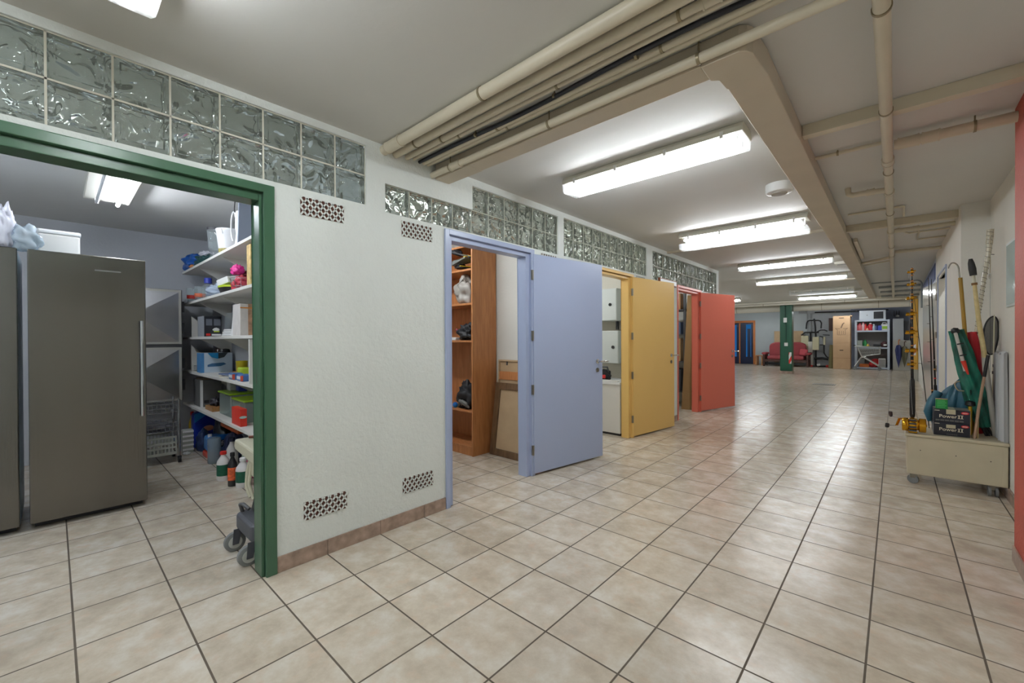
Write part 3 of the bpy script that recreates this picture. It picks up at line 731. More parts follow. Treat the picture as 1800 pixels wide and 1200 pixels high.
# ================================================================ store room behind the green frame
def bx(name, m_, x0, x1, y0, y1, z0, z1, label=None, cat=None, group=None, bevel=0.004, parent=None):
    """one box-shaped thing (origin at its base) or part"""
    if parent is not None:
        p = parent.location
        return MB().box(x0-p.x, x1-p.x, y0-p.y, y1-p.y, z0-p.z, z1-p.z).build(name, m_, parent=parent, bevel=bevel)
    c = Vector(((x0+x1)/2, (y0+y1)/2, z0))
    o = MB().box(x0-c.x, x1-c.x, y0-c.y, y1-c.y, 0, z1-z0).build(name, m_, loc=c, bevel=bevel)
    return tag(o, label, cat, group)

def fridge(y0, y1, label, handle_at):
    xf, h = -4.26, 1.885
    t = thing('fridge', label, 'fridge', (xf-0.33, (y0+y1)/2, 0), group='steel fronted fridges'); w = (y1-y0)/2
    MB().box(-0.33, 0.265, -w, w, 0.035, h-0.005).build('body', mat('fridge_side', (204, 214, 222), 0.35), parent=t, bevel=0.006)
    MB().box(0.275, 0.33, -w, w, 0.045, h).build('door', M_steel, parent=t, bevel=0.006)
    MB().box(-0.30, 0.24, -w+0.02, w-0.02, 0.0, 0.035).build('plinth', M_dark, parent=t)
    MB().box(0.265, 0.275, -w+0.012, w-0.012, 0.06, h-0.02).build('door_seal', M_grey, parent=t)
    hy = handle_at*(w-0.030)
    m = MB(); m.tube([(0.372, hy, 0.70), (0.372, hy, 1.42)], 0.010, 12); hd = m.build('handle', M_chrome, parent=t, smooth=True)
    for z in (0.76, 1.36): MB().cyl((0.328, hy, z), (0.372, hy, z), 0.008, n=10).build('handle_mount', M_chrome, parent=hd, smooth=True)
    MB().box(0.3301, 0.3308, 0.02, 0.16, h-0.11, h-0.10).build('badge_strip', M_steel2, parent=t)
    return t
fridge(-0.115, 0.482, 'tall stainless steel fridge with bar handle, fully in view in the store room', 1)
fridge(-0.79, -0.158, 'stainless steel fridge cut off by the left picture edge', -1)
t = thing('foam_box', 'pale foam box on top of the fully visible fridge', 'box', (-4.72, -0.02, 1.881))
MB().box(-0.20, 0.22, -0.05, 0.36-0.20, 0.0, 0.165).build('body', M_wht2, parent=t, bevel=0.012)
MB().box(-0.205, 0.225, -0.055, 0.165, 0.165, 0.195).build('lid', M_white, parent=t, bevel=0.01)
m = MB().blob((0, 0, 0), 0.10, 0.085, 0.17, 0.5, 2.6, 3, crease=0.25); tag(m.build('plastic_bag', clear_mat('bag_clear', (220, 230, 235), 0.45, 0.12), loc=(-4.36, -0.135, 1.886), smooth=True), 'crumpled clear plastic bag beside the foam box on the fridge', 'bag')
t = thing('wipes_pack', 'blue and white wrapped pack on the fridge at the left edge', 'pack', (-4.42, -0.32, 1.886))
MB().box(-0.08, 0.10, -0.12, 0.10, 0, 0.055).build('lower_roll', M_white, parent=t, bevel=0.02)
MB().box(-0.085, 0.105, -0.125, 0.06, 0.055, 0.115).build('blue_band', mat('pack_blue', (40, 92, 160), 0.4), parent=t, bevel=0.01)
MB().box(-0.08, 0.10, -0.12, 0.10, 0.115, 0.20).build('upper_roll', M_white, parent=t, bevel=0.02)
MB().box(-0.06, 0.08, -0.10, 0.06, 0.20, 0.235).build('blue_cap', mat('pack_blue_dark', (48, 56, 150), 0.4), parent=t, bevel=0.01)
m = MB().blob((0, 0, 0), 0.06, 0.05, 0.27, 0.45, 3.2, 8, crease=0.3); tag(m.build('plastic_sack', clear_mat('bag_white', (232, 232, 240), 0.7, 0.2), loc=(-4.31, -0.215, 1.886), smooth=True), 'white crinkled sack hanging beside the blue wrapped pack', 'bag')

# wall-hung steel cabinet: two square doors with creased faces
t = thing('steel_cabinet', 'steel cabinet with two square creased doors behind the fridge', 'cabinet', (-6.18, 0.66, 0.60))
MB().box(-0.36, 0.29, -0.31, 0.315, 0.0, 1.235).build('body', mat('steel_dark', (90, 90, 92), 0.4, metal=0.8), parent=t, bevel=0.004)
for z0, z1, m_ in ((0.0, 0.60, M_steel2), (0.625, 1.235, M_steel2)):
    dm = MB(); a, b, c, d = -0.30, 0.305, z0+0.005, z1-0.005
    dm.box(0.29, 0.31, a, b, c, d)
    dr = dm.build('door', mat('door_rim_steel', (176, 174, 166), 0.45, metal=0.6), parent=t, bevel=0.003)
    k = MB(); my, mz = (a+b)/2, (c+d)/2; e = 0.025
    v = [(0.3105, a+e, c+e), (0.3105, b-e, c+e), (0.3105, b-e, d-e), (0.3105, a+e, d-e), (0.365, my-0.10, mz+0.02)]
    k.add(v, [(0, 1, 4), (1, 2, 4), (2, 3, 4), (3, 0, 4)]); k.build('pressed_panel', m_, parent=dr)
    for q in (0.18, 0.42):
        hb = MB().box(0.27, 0.315, 0.305, 0.33, z0+q-0.06, z0+q+0.06); hb.build('hinge', M_black, parent=dr)

# wire trolley with three tiers
t = thing('wire_trolley', 'chrome wire trolley with a grey crate tier under the steel cabinet', 'trolley', (-5.68, 0.66, 0))
M_wire = mat('wire_chrome', (176, 178, 180), 0.25, metal=1.0)
for sx in (-0.16, 0.16):
    for s_ in (-0.20, 0.22):
        m = MB(); m.tube([(sx, s_, 0.06), (sx, s_, 0.66)], 0.010, 10); m.build('post', M_wire, parent=t, smooth=True)
        w = MB(); w.cyl((sx, s_-0.012, 0.032), (sx, s_+0.012, 0.032), 0.032, n=16); w.box(sx-0.015, sx+0.015, s_-0.016, s_+0.016, 0.045, 0.07); w.build('caster', M_black, parent=t, smooth=True)
for z0, h in ((0.53, 0.09), (0.33, 0.09)):
    m = MB()
    for zz in (z0, z0+h*0.5, z0+h):
        m.tube([(-0.15, -0.19, zz), (0.15, -0.19, zz), (0.15, 0.21, zz), (-0.15, 0.21, zz)], 0.003, 6, closed=True)
    for k in range(13):
        y = -0.19+0.40*k/12; m.tube([(0.15, y, z0+h), (0.15, y, z0), (-0.15, y, z0), (-0.15, y, z0+h)], 0.002, 5)
    m.build('wire_basket', M_wire, parent=t, smooth=True)
M_crate = mat('crate_grey', (168, 170, 160), 0.5)
m = MB(); m.box(-0.15, 0.15, -0.19, 0.20, 0.09, 0.098)
for zz in (0.10, 0.155, 0.205, 0.262): m.box(0.146, 0.152, -0.19, 0.20, zz, zz+0.018); m.box(-0.152, -0.146, -0.19, 0.20, zz, zz+0.018); m.box(-0.15, 0.15, -0.192, -0.186, zz, zz+0.018)
for k in range(14): y = -0.185+0.38*k/13; m.box(0.147, 0.151, y-0.005, y+0.005, 0.10, 0.28); m.box(-0.151, -0.147, y-0.005, y+0.005, 0.10, 0.28)
m.build('crate', M_crate, parent=t)
bx('dark_sheet', mat('dark_bag_grey', (70, 70, 76), 0.6), -5.80, -5.56, 0.50, 0.84, 0.336, 0.40, 'folded dark cloth in the middle trolley basket', 'cloth', bevel=0.02)
t = thing('plastic_filter', 'off-white ribbed plastic part on the floor behind the trolley', 'appliance part', (-5.95, 1.02, 0))
m = MB(); m.box(-0.05, 0.05, -0.05, 0.05, 0, 0.26); m.build('body', M_crate, parent=t, bevel=0.01)
m = MB(); [m.box(0.05, 0.056, -0.05, 0.05, 0.03+0.05*k, 0.05+0.05*k) for k in range(5)]; m.build('ribs', M_white, parent=t)

# shelves
SZ = (2.092, 1.712, 1.310, 0.918, 0.530)
SY0, SY1 = 1.05, 1.398
nm = ('top', 'second', 'third', 'fourth', 'lowest')
for k, z in enumerate(SZ):
    t = thing('wall_shelf', '%s white wall shelf in the store room' % nm[k], 'shelf', (-4.45, 1.225, z), group='store room shelves')
    MB().box(-1.88, 1.80, SY0-1.225, SY1-1.225, -0.026, 0.0).build('board', M_shelf, parent=t, bevel=0.002)
    for bxx in (-1.25, -0.3, 0.65):
        m = MB(); m.prism([(SY1-1.225, -0.026), (SY0-1.225+0.05, -0.026), (SY1-1.225, -0.20)], 'x', bxx-0.006, bxx+0.006); m.build('bracket', M_shelf, parent=t)
tag(bx('shelf_upright', M_wht2, -3.83, -3.81, 1.055, 1.10, 0.92, 1.28, bevel=0.002), 'white upright panel at the near end of the fourth shelf', 'panel')

def onshelf(u, v, k, dz=0.0):
    z = SZ[k]; p = az(u, v, z); return p
def pos(u, y, k):   # x where the sight line of column u meets the depth y, on shelf k
    d = ray(u, 600); return d.x/d.y*y
def jar(name, label, cat, x, y, z, prof, m_, parts=(), group=None, n=20):
    t = thing(name, label, cat, (x, y, z), group=group)
    MB().lathe(prof, n=n).build('body', m_, parent=t, smooth=True)
    for (pn, pp, pm) in parts: MB().lathe(pp, n=n).build(pn, pm, parent=t, smooth=True)
    return t
M_gl = clear_mat('clear_glass', (244, 248, 248), 0.10, 0.04)
M_whitep = mat('bottle_white', (226, 222, 220), 0.35)
def Mc(n, c, r=0.45): return mat(n, c, r, var=0.03, vscale=8)

# --- top shelf
z = SZ[0]
t = thing('blue_sack', 'crumpled blue sack at the far end of the top shelf', 'bag', (-6.12, 1.17, z))
MB().blob((0, 0, 0), 0.26, 0.14, 0.20, 0.5, 2.0, 5, crease=0.5).build('sack', Mc('sack_blue', (28, 84, 160), 0.35), parent=t, smooth=True)
MB().blob((0.17, -0.06, 0), 0.10, 0.06, 0.05, 0.3, 2, 2).build('orange_fold', Mc('fold_orange', (190, 126, 70)), parent=t, smooth=True)
t = thing('green_sack', 'dark green sack tied with a clear top on the top shelf', 'bag', (-5.72, 1.17, z))
MB().blob((0, 0, 0), 0.13, 0.10, 0.14, 0.5, 2.4, 9, crease=0.3).build('sack', Mc('sack_green', (30, 66, 66), 0.35), parent=t, smooth=True)
MB().blob((0.0, 0, 0.12), 0.08, 0.07, 0.06, 0.4, 3, 4, crease=0.3).build('top_knot', clear_mat('bag_white', (232, 232, 240), 0.7, 0.2), parent=t, smooth=True)
t = jar('blender_jug', 'clear glass blender jug beside the white bucket on the top shelf', 'jug', -5.15, 1.13, z, [(0.045, 0), (0.05, 0.02), (0.05, 0.06), (0.045, 0.08), (0.06, 0.12), (0.075, 0.30), (0.073, 0.30), (0.058, 0.12), (0.0, 0.10)], M_gl, [('lid', [(0.074, 0.30), (0.074, 0.325), (0.05, 0.33), (0, 0.33)], M_dark)])
t = thing('white_bucket', 'white translucent bucket with coloured things inside on the top shelf', 'bucket', (-4.80, 1.17, z))
MB().lathe([(0.082, 0), (0.088, 0.01), (0.112, 0.23), (0.116, 0.235), (0.116, 0.25), (0.108, 0.25), (0.085, 0.02), (0, 0.015)], n=28).build('body', mat('bucket_white', (232, 232, 232), 0.25), parent=t, smooth=True)
MB().lathe([(0.0835, 0.004), (0.0895, 0.011), (0.095, 0.06), (0.0935, 0.06)], n=28).build('contents_band', mat('bucket_contents', (150, 140, 84), 0.5, var=0.5, vscale=30), parent=t, smooth=True)
hb = MB(); hb.tube([(0.116*math.cos(a), 0.116*math.sin(a)*0.25-0.10, 0.235-0.05*math.sin(a)) for a in [math.pi*k/10 for k in range(11)]], 0.004, 6); hb.build('handle', M_white, parent=t, smooth=True)
t = thing('hand_blender', 'white hand blender with its cord hanging in a loop, top shelf', 'blender', (-4.33, 1.13, z))
MB().lathe([(0.035, 0), (0.037, 0.02), (0.03, 0.09), (0.026, 0.13), (0.033, 0.17), (0.034, 0.30), (0.024, 0.33), (0, 0.335)], n=18).build('body', M_white, parent=t, smooth=True)
m = MB(); m.tube([(-0.06+0.085*math.cos(a)*0.9, -0.03, 0.20+0.13*math.sin(a)) for a in [math.pi*(0.15+1.3*k/16) for k in range(17)]], 0.007, 8); m.build('cord', M_white, parent=t, smooth=True)
m = MB(); m.tube([(-0.03, -0.03, 0.22), (-0.02, -0.03, 0.30), (-0.03, -0.03, 0.36), (-0.01, -0.03, 0.42), (0.0, -0.03, 0.455), (0.008, -0.03, 0.43)], 0.004, 6); m.build('hook', M_black, parent=t, smooth=True)
t = thing('serving_tray', 'grey flat tray leaning against the near end of the top shelf', 'tray', (-4.22, 1.22, z), 0)
MB().obox((0, 0, 0.185), (0.02, 0.26, 0.37), (0, 0.12, 0)).build('sheet', mat('tray_grey', (134, 142, 156), 0.35), parent=t, bevel=0.004)

# --- second shelf
z = SZ[1]
for q, (x, y) in enumerate(((-6.13, 1.11), (-5.84, 1.13))):
    t = jar('tumbler', ['tall glass with a red motif at the far end of the second shelf', 'tall glass with an orange motif, second from the far end'][q], 'glass', x, y, z, [(0.045, 0), (0.05, 0.005), (0.055, 0.17), (0.052, 0.17), (0.046, 0.012), (0, 0.012)], M_gl, [('motif', [(0.0515, 0.05), (0.0535, 0.09)], Mc('motif_red' if q == 0 else 'motif_orange', (196, 52, 44) if q == 0 else (206, 104, 70)))], group='tumblers on the second shelf')
t = jar('water_bottle', 'clear bottle with a blue cap on the second shelf', 'bottle', -5.52, 1.14, z, [(0.05, 0), (0.055, 0.01), (0.055, 0.14), (0.02, 0.175), (0.02, 0.185)], M_gl, [('cap', [(0.036, 0.178), (0.036, 0.225), (0.03, 0.235), (0, 0.235)], Mc('cap_blue', (40, 56, 150)))])
m = MB().blob((0, 0, 0), 0.20, 0.11, 0.14, 0.55, 2.5, 21, crease=0.35); tag(m.build('clear_bag', clear_mat('bag_blueish', (214, 226, 240), 0.55, 0.12), loc=(-5.16, 1.18, z), smooth=True), 'heap of clear plastic packets on the second shelf', 'bag')
t = thing('spice_jar_row', 'small rack of clear jars at the back of the second shelf', 'rack', (-5.75, 1.36, z))
MB().box(-0.12, 0.12, -0.03, 0.03, 0, 0.02).build('tray', M_grey, parent=t)
for k in range(4):
    j = MB().lathe([(0.024, 0.02), (0.024, 0.12), (0.02, 0.125)], (-0.09+0.06*k, 0, 0), 12).build('jar', M_gl, parent=t, smooth=True)
    MB().lathe([(0.025, 0.126), (0.025, 0.15), (0, 0.15)], (-0.09+0.06*k, 0, 0), 12).build('lid', M_grey, parent=j, smooth=True)
t = thing('food_tray', 'black and lime plastic tray on the second shelf', 'tray', (-4.80, 1.17, z))
MB().lathe([(0.11, 0), (0.14, 0.06), (0.146, 0.065), (0.14, 0.068), (0.10, 0.01), (0, 0.01)], n=28, sx=1.1, sy_=0.65).build('dish', M_black, parent=t, smooth=True)
MB().lathe([(0.147, 0.066), (0.150, 0.085), (0, 0.088)], n=28, sx=1.1, sy_=0.65).build('lid', Mc('lime', (178, 200, 52), 0.4), parent=t, smooth=True)
bx('white_card', M_white, -4.93, -4.72, 1.11, 1.23, z+0.11, z+0.17, 'white carton tilted on the lime lidded tray', 'box', bevel=0.003).rotation_euler = (0.15, -0.12, 0.2)
t = thing('wire_bowl', 'wire bowl of red and pink packets on the second shelf', 'bowl', (-4.45, 1.19, z))
m = MB()
for rr, zz in ((0.06, 0.004), (0.10, 0.05), (0.125, 0.12)): m.tube([(rr*math.cos(2*math.pi*k/24), rr*math.sin(2*math.pi*k/24)*0.85, zz) for k in range(24)], 0.003, 6, closed=True)
for k in range(12):
    a = 2*math.pi*k/12; m.tube([(r_*math.cos(a), r_*math.sin(a)*0.85, zz) for r_, zz in ((0.06, 0.004), (0.10, 0.05), (0.125, 0.12))], 0.002, 5)
m.build('wire', M_wire, parent=t, smooth=True)
for k, (dx, dy, c) in enumerate(((-0.03, -0.04, (172, 44, 60)), (0.03, -0.02, (202, 74, 92)), (0.0, 0.03, (122, 40, 50)), (0.02, -0.05, (200, 40, 130)))):
    m = MB().blob((0, 0, 0), 0.06, 0.05, 0.09, 0.4, 2.4, 30+k, crease=0.3)
    tag(m.build('snack_packet', Mc('packet_%d' % k, c), loc=(-4.45+dx, 1.19+dy, z+0.02+0.045*k), smooth=True), ['dark red packet low in the wire bowl', 'rose packet in the wire bowl', 'maroon packet at the back of the wire bowl', 'bright pink packet on top of the wire bowl'][k], 'packet', 'packets in the wire bowl')
t = thing('lilac_jug', 'lilac plastic jug with a long handle above the wire bowl', 'jug', (-4.94, 1.335, z))
MB().lathe([(0.05, 0), (0.055, 0.01), (0.050, 0.32), (0.056, 0.36), (0.050, 0.36), (0.045, 0.02), (0, 0.01)], n=20).build('body', Mc('lilac', (206, 190, 214)), parent=t, smooth=True)
m = MB(); m.tube([(-0.045, -0.01, 0.33), (-0.10, -0.07, 0.36), (-0.16, -0.14, 0.375)], [0.012, 0.011, 0.014], 8); m.build('handle', Mc('lilac', (206, 190, 214)), parent=t, smooth=True)
bx('patterned_carton', mat('carton_pattern', (198, 170, 112), 0.6, var=0.35, vscale=26), -3.95, -3.85, 1.08, 1.20, z, z+0.34, 'yellow patterned carton at the near end of the second shelf', 'box')

# --- third shelf
z = SZ[2]
m = MB(); m.prism([(0, 0), (0.26, 0), (0, 0.24)], 'x', -0.01, 0.01); tag(m.build('shelf_end_board', M_shelf, loc=(-6.02, 1.08, z)), 'white slanted end panel at the far end of the third shelf', 'panel')
t = thing('appliance_carton', 'black printed appliance carton on the third shelf', 'box', (-5.55, 1.215, z))
MB().box(-0.14, 0.14, -0.135, 0.02, 0, 0.22).build('carton', mat('carton_black', (34, 36, 42), 0.45), parent=t, bevel=0.003)
MB().box(0.1401, 0.1415, -0.12, -0.065, 0.12, 0.19).build('text_block', mat('print_grey', (98, 102, 112), 0.5), parent=t)
MB().box(0.1401, 0.1415, -0.05, 0.01, 0.12, 0.19).build('text_block', mat('print_grey', (98, 102, 112), 0.5), parent=t)
m = MB(); m.blob((0, 0, 0), 0.002, 0.030, 0.035, 0.2, 2, 3); o = m.build('picture', M_white, parent=t, smooth=True); o.location = (0.1405, -0.03, 0.062)
o = MB().box(0.1401, 0.1422, -0.05, 0.0, 0.050, 0.062).build('picture_accent', Mc('lime', (178, 200, 52), 0.4), parent=t)
MB().box(0.1401, 0.1415, -0.12, -0.08, 0.01, 0.035).build('red_mark', M_haz, parent=t)
MB().box(0.1401, 0.1415, -0.07, 0.015, 0.012, 0.030).build('title_strip', M_white, parent=t)
MB().box(-0.14, 0.14, -0.138, -0.135, 0.0, 0.22).build('side_face', mat('print_silver', (150, 154, 160), 0.4), parent=t)
t = thing('glass_carafe', 'clear glass carafe behind the white cable on the third shelf', 'jug', (-5.40, 1.33, z))
MB().lathe([(0.06, 0), (0.065, 0.01), (0.065, 0.20), (0.05, 0.24), (0.055, 0.26)], n=20).build('body', M_gl, parent=t, smooth=True)
m = MB()
for k in range(3): m.tube([(0.11*math.cos(a)*(1-0.15*k), 0.06*math.sin(a)*(1-0.12*k), 0.012+0.022*k) for a in [2*math.pi*q/20 for q in range(20)]], 0.012, 8, closed=True)
tag(m.build('coiled_cable', M_white, loc=(-4.80, 1.17, z), smooth=True), 'coiled white cable on the third shelf', 'cable')
t = thing('printed_carton', 'white and orange printed carton on the third shelf', 'box', (-4.25, 1.20, z))
MB().box(-0.11, 0.11, -0.12, 0.15, 0, 0.275).build('carton', mat('carton_white', (206, 200, 194), 0.5, var=0.08, vscale=14), parent=t, bevel=0.003)
MB().box(0.1101, 0.1115, -0.06, 0.15, 0.0, 0.275).build('printed_face', mat('carton_print', (176, 136, 106), 0.5, var=0.35, vscale=24), parent=t)
MB().box(0.1101, 0.1120, -0.12, 0.15, 0.235, 0.245).build('orange_strip', Mc('strip_orange', (206, 130, 50)), parent=t)
m = MB(); m.box(-0.06, 0.06, 0, 0.01, 0, 0.24); o = m.build('white_tray', M_white, loc=(-4.45, 1.10, z), rot=(-0.1, 0, 0)); tag(o, 'white tray leaning by the printed carton', 'tray')

# --- fourth shelf
z = SZ[3]
for k in range(5):
    m = MB().lathe([(0.06, 0), (0.13, 0.012), (0.135, 0.016), (0.13, 0.018), (0.06, 0.006), (0, 0.006)], n=26)
    tag(m.build('plate', M_white, loc=(-5.95, 1.22, z+0.014*k), smooth=True), ['lowest plate of the stack on the fourth shelf', 'second plate up in the stack on the fourth shelf', 'middle plate of the stack on the fourth shelf', 'fourth plate up in the stack on the fourth shelf', 'topmost plate of the stack on the fourth shelf'][k], 'plate', 'stacked plates')
m = MB(); m.prism([(0, 0), (0.30, 0), (0, 0.30)], 'x', -0.01, 0.01); tag(m.build('shelf_end_board', M_shelf, loc=(-6.05, 1.08, z)), 'white slanted end panel at the far end of the fourth shelf', 'panel')
p = az(360, 655, z)
t = thing('iron_carton', 'blue and white steam iron carton on the fourth shelf', 'box', (p.x-0.10, 1.075, z))
wd = 0.295
MB().box(-0.07, 0.10, 0, wd, 0, 0.215).build('carton', mat('iron_carton_white', (196, 210, 222), 0.45), parent=t, bevel=0.003)
MB().box(-0.07, 0.10, -0.0015, 0, 0, 0.215).build('side_face', Mc('iron_blue', (70, 128, 180)), parent=t)
MB().box(0.1001, 0.1012, 0, 0.03, 0, 0.215).build('edge_stripe', Mc('iron_blue', (70, 128, 180)), parent=t)
m = MB(); m.prism([(0.06, 0.215), (0.24, 0.215), (0.20, 0.165), (0.15, 0.15), (0.10, 0.165)], 'x', 0.1001, 0.1014); m.build('blue_arc', Mc('iron_sky', (36, 150, 214)), parent=t)
m = MB(); m.prism([(0.16, 0.215), (0.25, 0.215), (0.215, 0.165), (0.16, 0.15)], 'x', 0.1012, 0.1020); m.build('dark_arc', Mc('iron_slate', (50, 60, 66)), parent=t)
m = MB(); m.prism([(0.06, 0.085), (0.10, 0.10), (0.21, 0.105), (0.235, 0.088), (0.18, 0.065), (0.06, 0.062)], 'x', 0.1001, 0.1022); m.build('iron_picture', Mc('iron_photo', (64, 108, 148)), parent=t)
t = thing('lidded_pot', 'dark glass pot behind the steam iron carton', 'pot', (-5.72, 1.335, z))
MB().lathe([(0.05, 0), (0.055, 0.01), (0.055, 0.23), (0.048, 0.25), (0.02, 0.26), (0, 0.262)], n=18).build('body', mat('smoked_glass', (58, 58, 60), 0.1), parent=t, smooth=True)
for k, xx in enumerate((-5.86, -5.98)):
    t = jar('glass_jar', ['slim dark jar left of the smoked pot', 'slimmest dark jar behind the iron carton'][k], 'jar', xx, 1.34, z, [(0.035, 0), (0.04, 0.01), (0.04, 0.24), (0.03, 0.26), (0, 0.262)], mat('smoked_brown', (84, 66, 60), 0.15), group='jars behind the iron carton')
for k, (dx, dy, dz, w_, d_, c, lb) in enumerate(((0, 0, 0, 0.30, 0.20, (222, 214, 196), 'cream leaflet at the bottom of the paper pile'), (0.05, 0.02, 0.012, 0.26, 0.18, (186, 200, 222), 'pale blue leaflet on the paper pile'), (0.10, -0.01, 0.024, 0.24, 0.15, (96, 112, 150), 'blue printed leaflet topping the paper pile'))):
    o = MB().box(-w_/2, w_/2, -d_/2, d_/2, 0, 0.011).build('leaflet', Mc('leaflet_%d' % k, c), loc=(-4.80+dx, 1.175+dy, z+dz), rot=(0, 0, 0.2*k-0.2), bevel=0.002); tag(o, lb, 'paper', 'paper pile on the fourth shelf')
t = jar('yellow_mug', 'yellow cup on the fourth shelf', 'cup', -4.75, 1.25, z+0.045, [(0.045, 0), (0.048, 0.005), (0.052, 0.105), (0.048, 0.105), (0.043, 0.012), (0, 0.012)], Mc('mug_yellow', (214, 190, 40), 0.3))
bx('food_tin', mat('tin_ochre', (180, 130, 50), 0.4, var=0.3, vscale=30), -4.86, -4.62, 1.19, 1.31, z, z+0.044, 'flat ochre tin under the yellow cup', 'tin', bevel=0.01)
bx('brown_carton', Mc('carton_brown', (120, 82, 54)), -4.56, -4.44, 1.31, 1.39, z, z+0.16, 'brown carton at the near end of the fourth shelf', 'box')
for k, (x, y, c) in enumerate(((-4.38, 1.10, (72, 112, 170)), (-4.14, 1.10, (78, 120, 176)))):
    t = thing('tissue_packet', ['blue packet with red ends, farther one, fourth shelf', 'blue packet with red ends, nearer one, fourth shelf'][k], 'packet', (x, y, z), group='blue and red packets')
    MB().box(-0.07, 0.07, -0.035, 0.05, 0, 0.06).build('wrap', Mc('packet_blue', c, 0.3), parent=t, bevel=0.012)
    MB().box(0.0705, 0.0715, -0.04, -0.02, 0.006, 0.052).build('red_end', Mc('packet_red', (208, 84, 60), 0.4), parent=t, bevel=0.002)
    MB().box(-0.05, 0.05, -0.037, -0.0355, 0.02, 0.045).build('white_label', M_white, parent=t)
bx('lime_packet', Mc('lime_bright', (182, 206, 60), 0.4), -4.55, -4.42, 1.16, 1.26, z, z+0.10, 'lime green packet behind the blue packets', 'packet', bevel=0.01)

# --- lowest shelf
z = SZ[4]
t = thing('printed_box', 'dark appliance with white edging at the back of the lowest shelf', 'box', (-5.83, 1.23, z))
MB().box(-0.16, 0.16, -0.14, 0.06, 0, 0.30).build('body', mat('grey_box', (96, 96, 94), 0.5, var=0.1), parent=t, bevel=0.006)
MB().box(0.1605, 0.163, -0.14, -0.115, 0, 0.30).build('white_edge', M_white, parent=t)
MB().box(0.1605, 0.163, -0.105, -0.06, 0.04, 0.075).build('dial', M_black, parent=t)
MB().box(-0.14, 0.14, -0.12, 0.05, 0.30, 0.315).build('top_slot', Mc('slot_brown', (110, 92, 70)), parent=t)
bx('wooden_tray', wood_mat('tray_wood', (150, 104, 56), (180, 132, 80)), -5.50, -5.20, 1.10, 1.27, z, z+0.045, 'low wooden tray on the lowest shelf', 'tray')
m = MB().blob((0, 0, 0), 0.10, 0.07, 0.10, 0.5, 2.6, 41, crease=0.4); tag(m.build('dark_bag', Mc('bag_charcoal', (48, 44, 50)), loc=(-5.36, 1.19, z+0.045), smooth=True), 'crumpled dark bag lying in the wooden tray', 'bag')
def tub(x0, x1, y0, y1, h, label, front=None):
    c = Vector(((x0+x1)/2, (y0+y1)/2, z)); a, b = (x1-x0)/2, (y1-y0)/2
    t = thing('storage_tub', label, 'storage box', c, group='lime lidded tubs')
    m = MB(); m.prism([(-a, 0), (a, 0), (a, h), (-a, h)], 'y', -b, b); m.build('tub', clear_mat('tub_clear', (214, 226, 222), 0.35, 0.15), parent=t, bevel=0.012)
    MB().box(-a-0.012, a+0.012, -b-0.012, b+0.012, h, h+0.018).build('lid', Mc('lid_lime', (150, 190, 34), 0.3), parent=t, bevel=0.008)
    return t
t = tub(-5.06, -4.66, 1.13, 1.38, 0.215, 'clear tub with lime lid and cartoon print, farther one')
MB().box(0.2005, 0.2025, -0.10, 0.02, 0.03, 0.17).build('print', mat('tub_print', (190, 160, 140), 0.5, var=0.5, vscale=26), parent=t)
bx('blue_packet', Mc('blue_bottle', (52, 64, 168)), -4.85, -4.75, 1.22, 1.30, z+0.235, z+0.33, 'blue pack standing on the farther lime lid', 'packet', bevel=0.01)
bx('white_packet', mat('pack_white_print', (196, 196, 194), 0.5, var=0.2, vscale=30), -5.00, -4.88, 1.18, 1.28, z+0.235, z+0.33, 'white printed pack standing on the farther lime lid', 'packet', bevel=0.01)
t = tub(-4.62, -4.26, 1.14, 1.38, 0.185, 'clear tub with lime lid behind the red carton, nearer one')
t = thing('red_carton', 'red open carton with a small label on the lowest shelf', 'box', (-4.27, 1.09, z))
MB().box(-0.11, 0.15, -0.019, 0.030, 0, 0.15).build('carton', Mc('carton_red', (206, 50, 34), 0.4), parent=t, bevel=0.002)
m = MB(); m.lathe([(0.001, 0), (0.028, 0.0005), (0.028, 0.0015), (0, 0.002)], n=24, sx=1.0, sy_=0.4); m.xf(Matrix.Rotation(math.radians(90), 4, 'Y')); m.xf(Matrix.Rotation(math.radians(90), 4, 'X')); o = m.build('oval_label', mat('label_pale', (170, 196, 190), 0.4), parent=t); o.location = (0.1502, 0.0, 0.08)

# --- floor of the store room
def bottle(x, y, h, r, m_, label, cap=M_white, band=None, grp='bottles on the store room floor', name='cleaner_bottle', hand=False):
    t = thing(name, label, 'bottle', (x, y, 0), group=grp)
    MB().lathe([(r*0.93, 0), (r, 0.008), (r, h*0.60), (r*0.9, h*0.68), (r*0.45, h*0.82), (r*0.38, h*0.86), (r*0.38, h*0.90)], n=22).build('body', m_, parent=t, smooth=True)
    MB().lathe([(r*0.50, h*0.89), (r*0.50, h*0.985), (r*0.42, h), (0, h)], n=18).build('cap', cap, parent=t, smooth=True)
    if band: MB().lathe([(r+0.0008, h*0.18), (r+0.0012, h*0.20), (r+0.0012, h*0.54), (r+0.0008, h*0.56)], n=22).build('label_band', band, parent=t, smooth=True)
    return t
M_glab = mat('label_green', (24, 84, 62), 0.4, var=0.25, vscale=30)
b = az(393, 843, 0); bottle(b.x, b.y, 0.262, 0.052, M_whitep, 'white bottle with red cap and green label, front left on the floor', Mc('cap_red', (196, 40, 34)), M_glab)
b = az(409, 853, 0); bottle(b.x, b.y, 0.29, 0.036, M_black, 'black bottle with orange label between two white bottles', M_black, mat('label_orange', (206, 92, 52), 0.4, var=0.6, vscale=34))
b = az(428, 854, 0); bottle(b.x, b.y, 0.25, 0.058, M_whitep, 'squat white bottle with green label nearest the pale trolley box', M_white, M_glab)
bottle(-4.74, 1.16, 0.33, 0.05, M_whitep, 'white bottle with dark blue cap behind the red-capped one', mat('cap_navy', (36, 40, 70), 0.4))
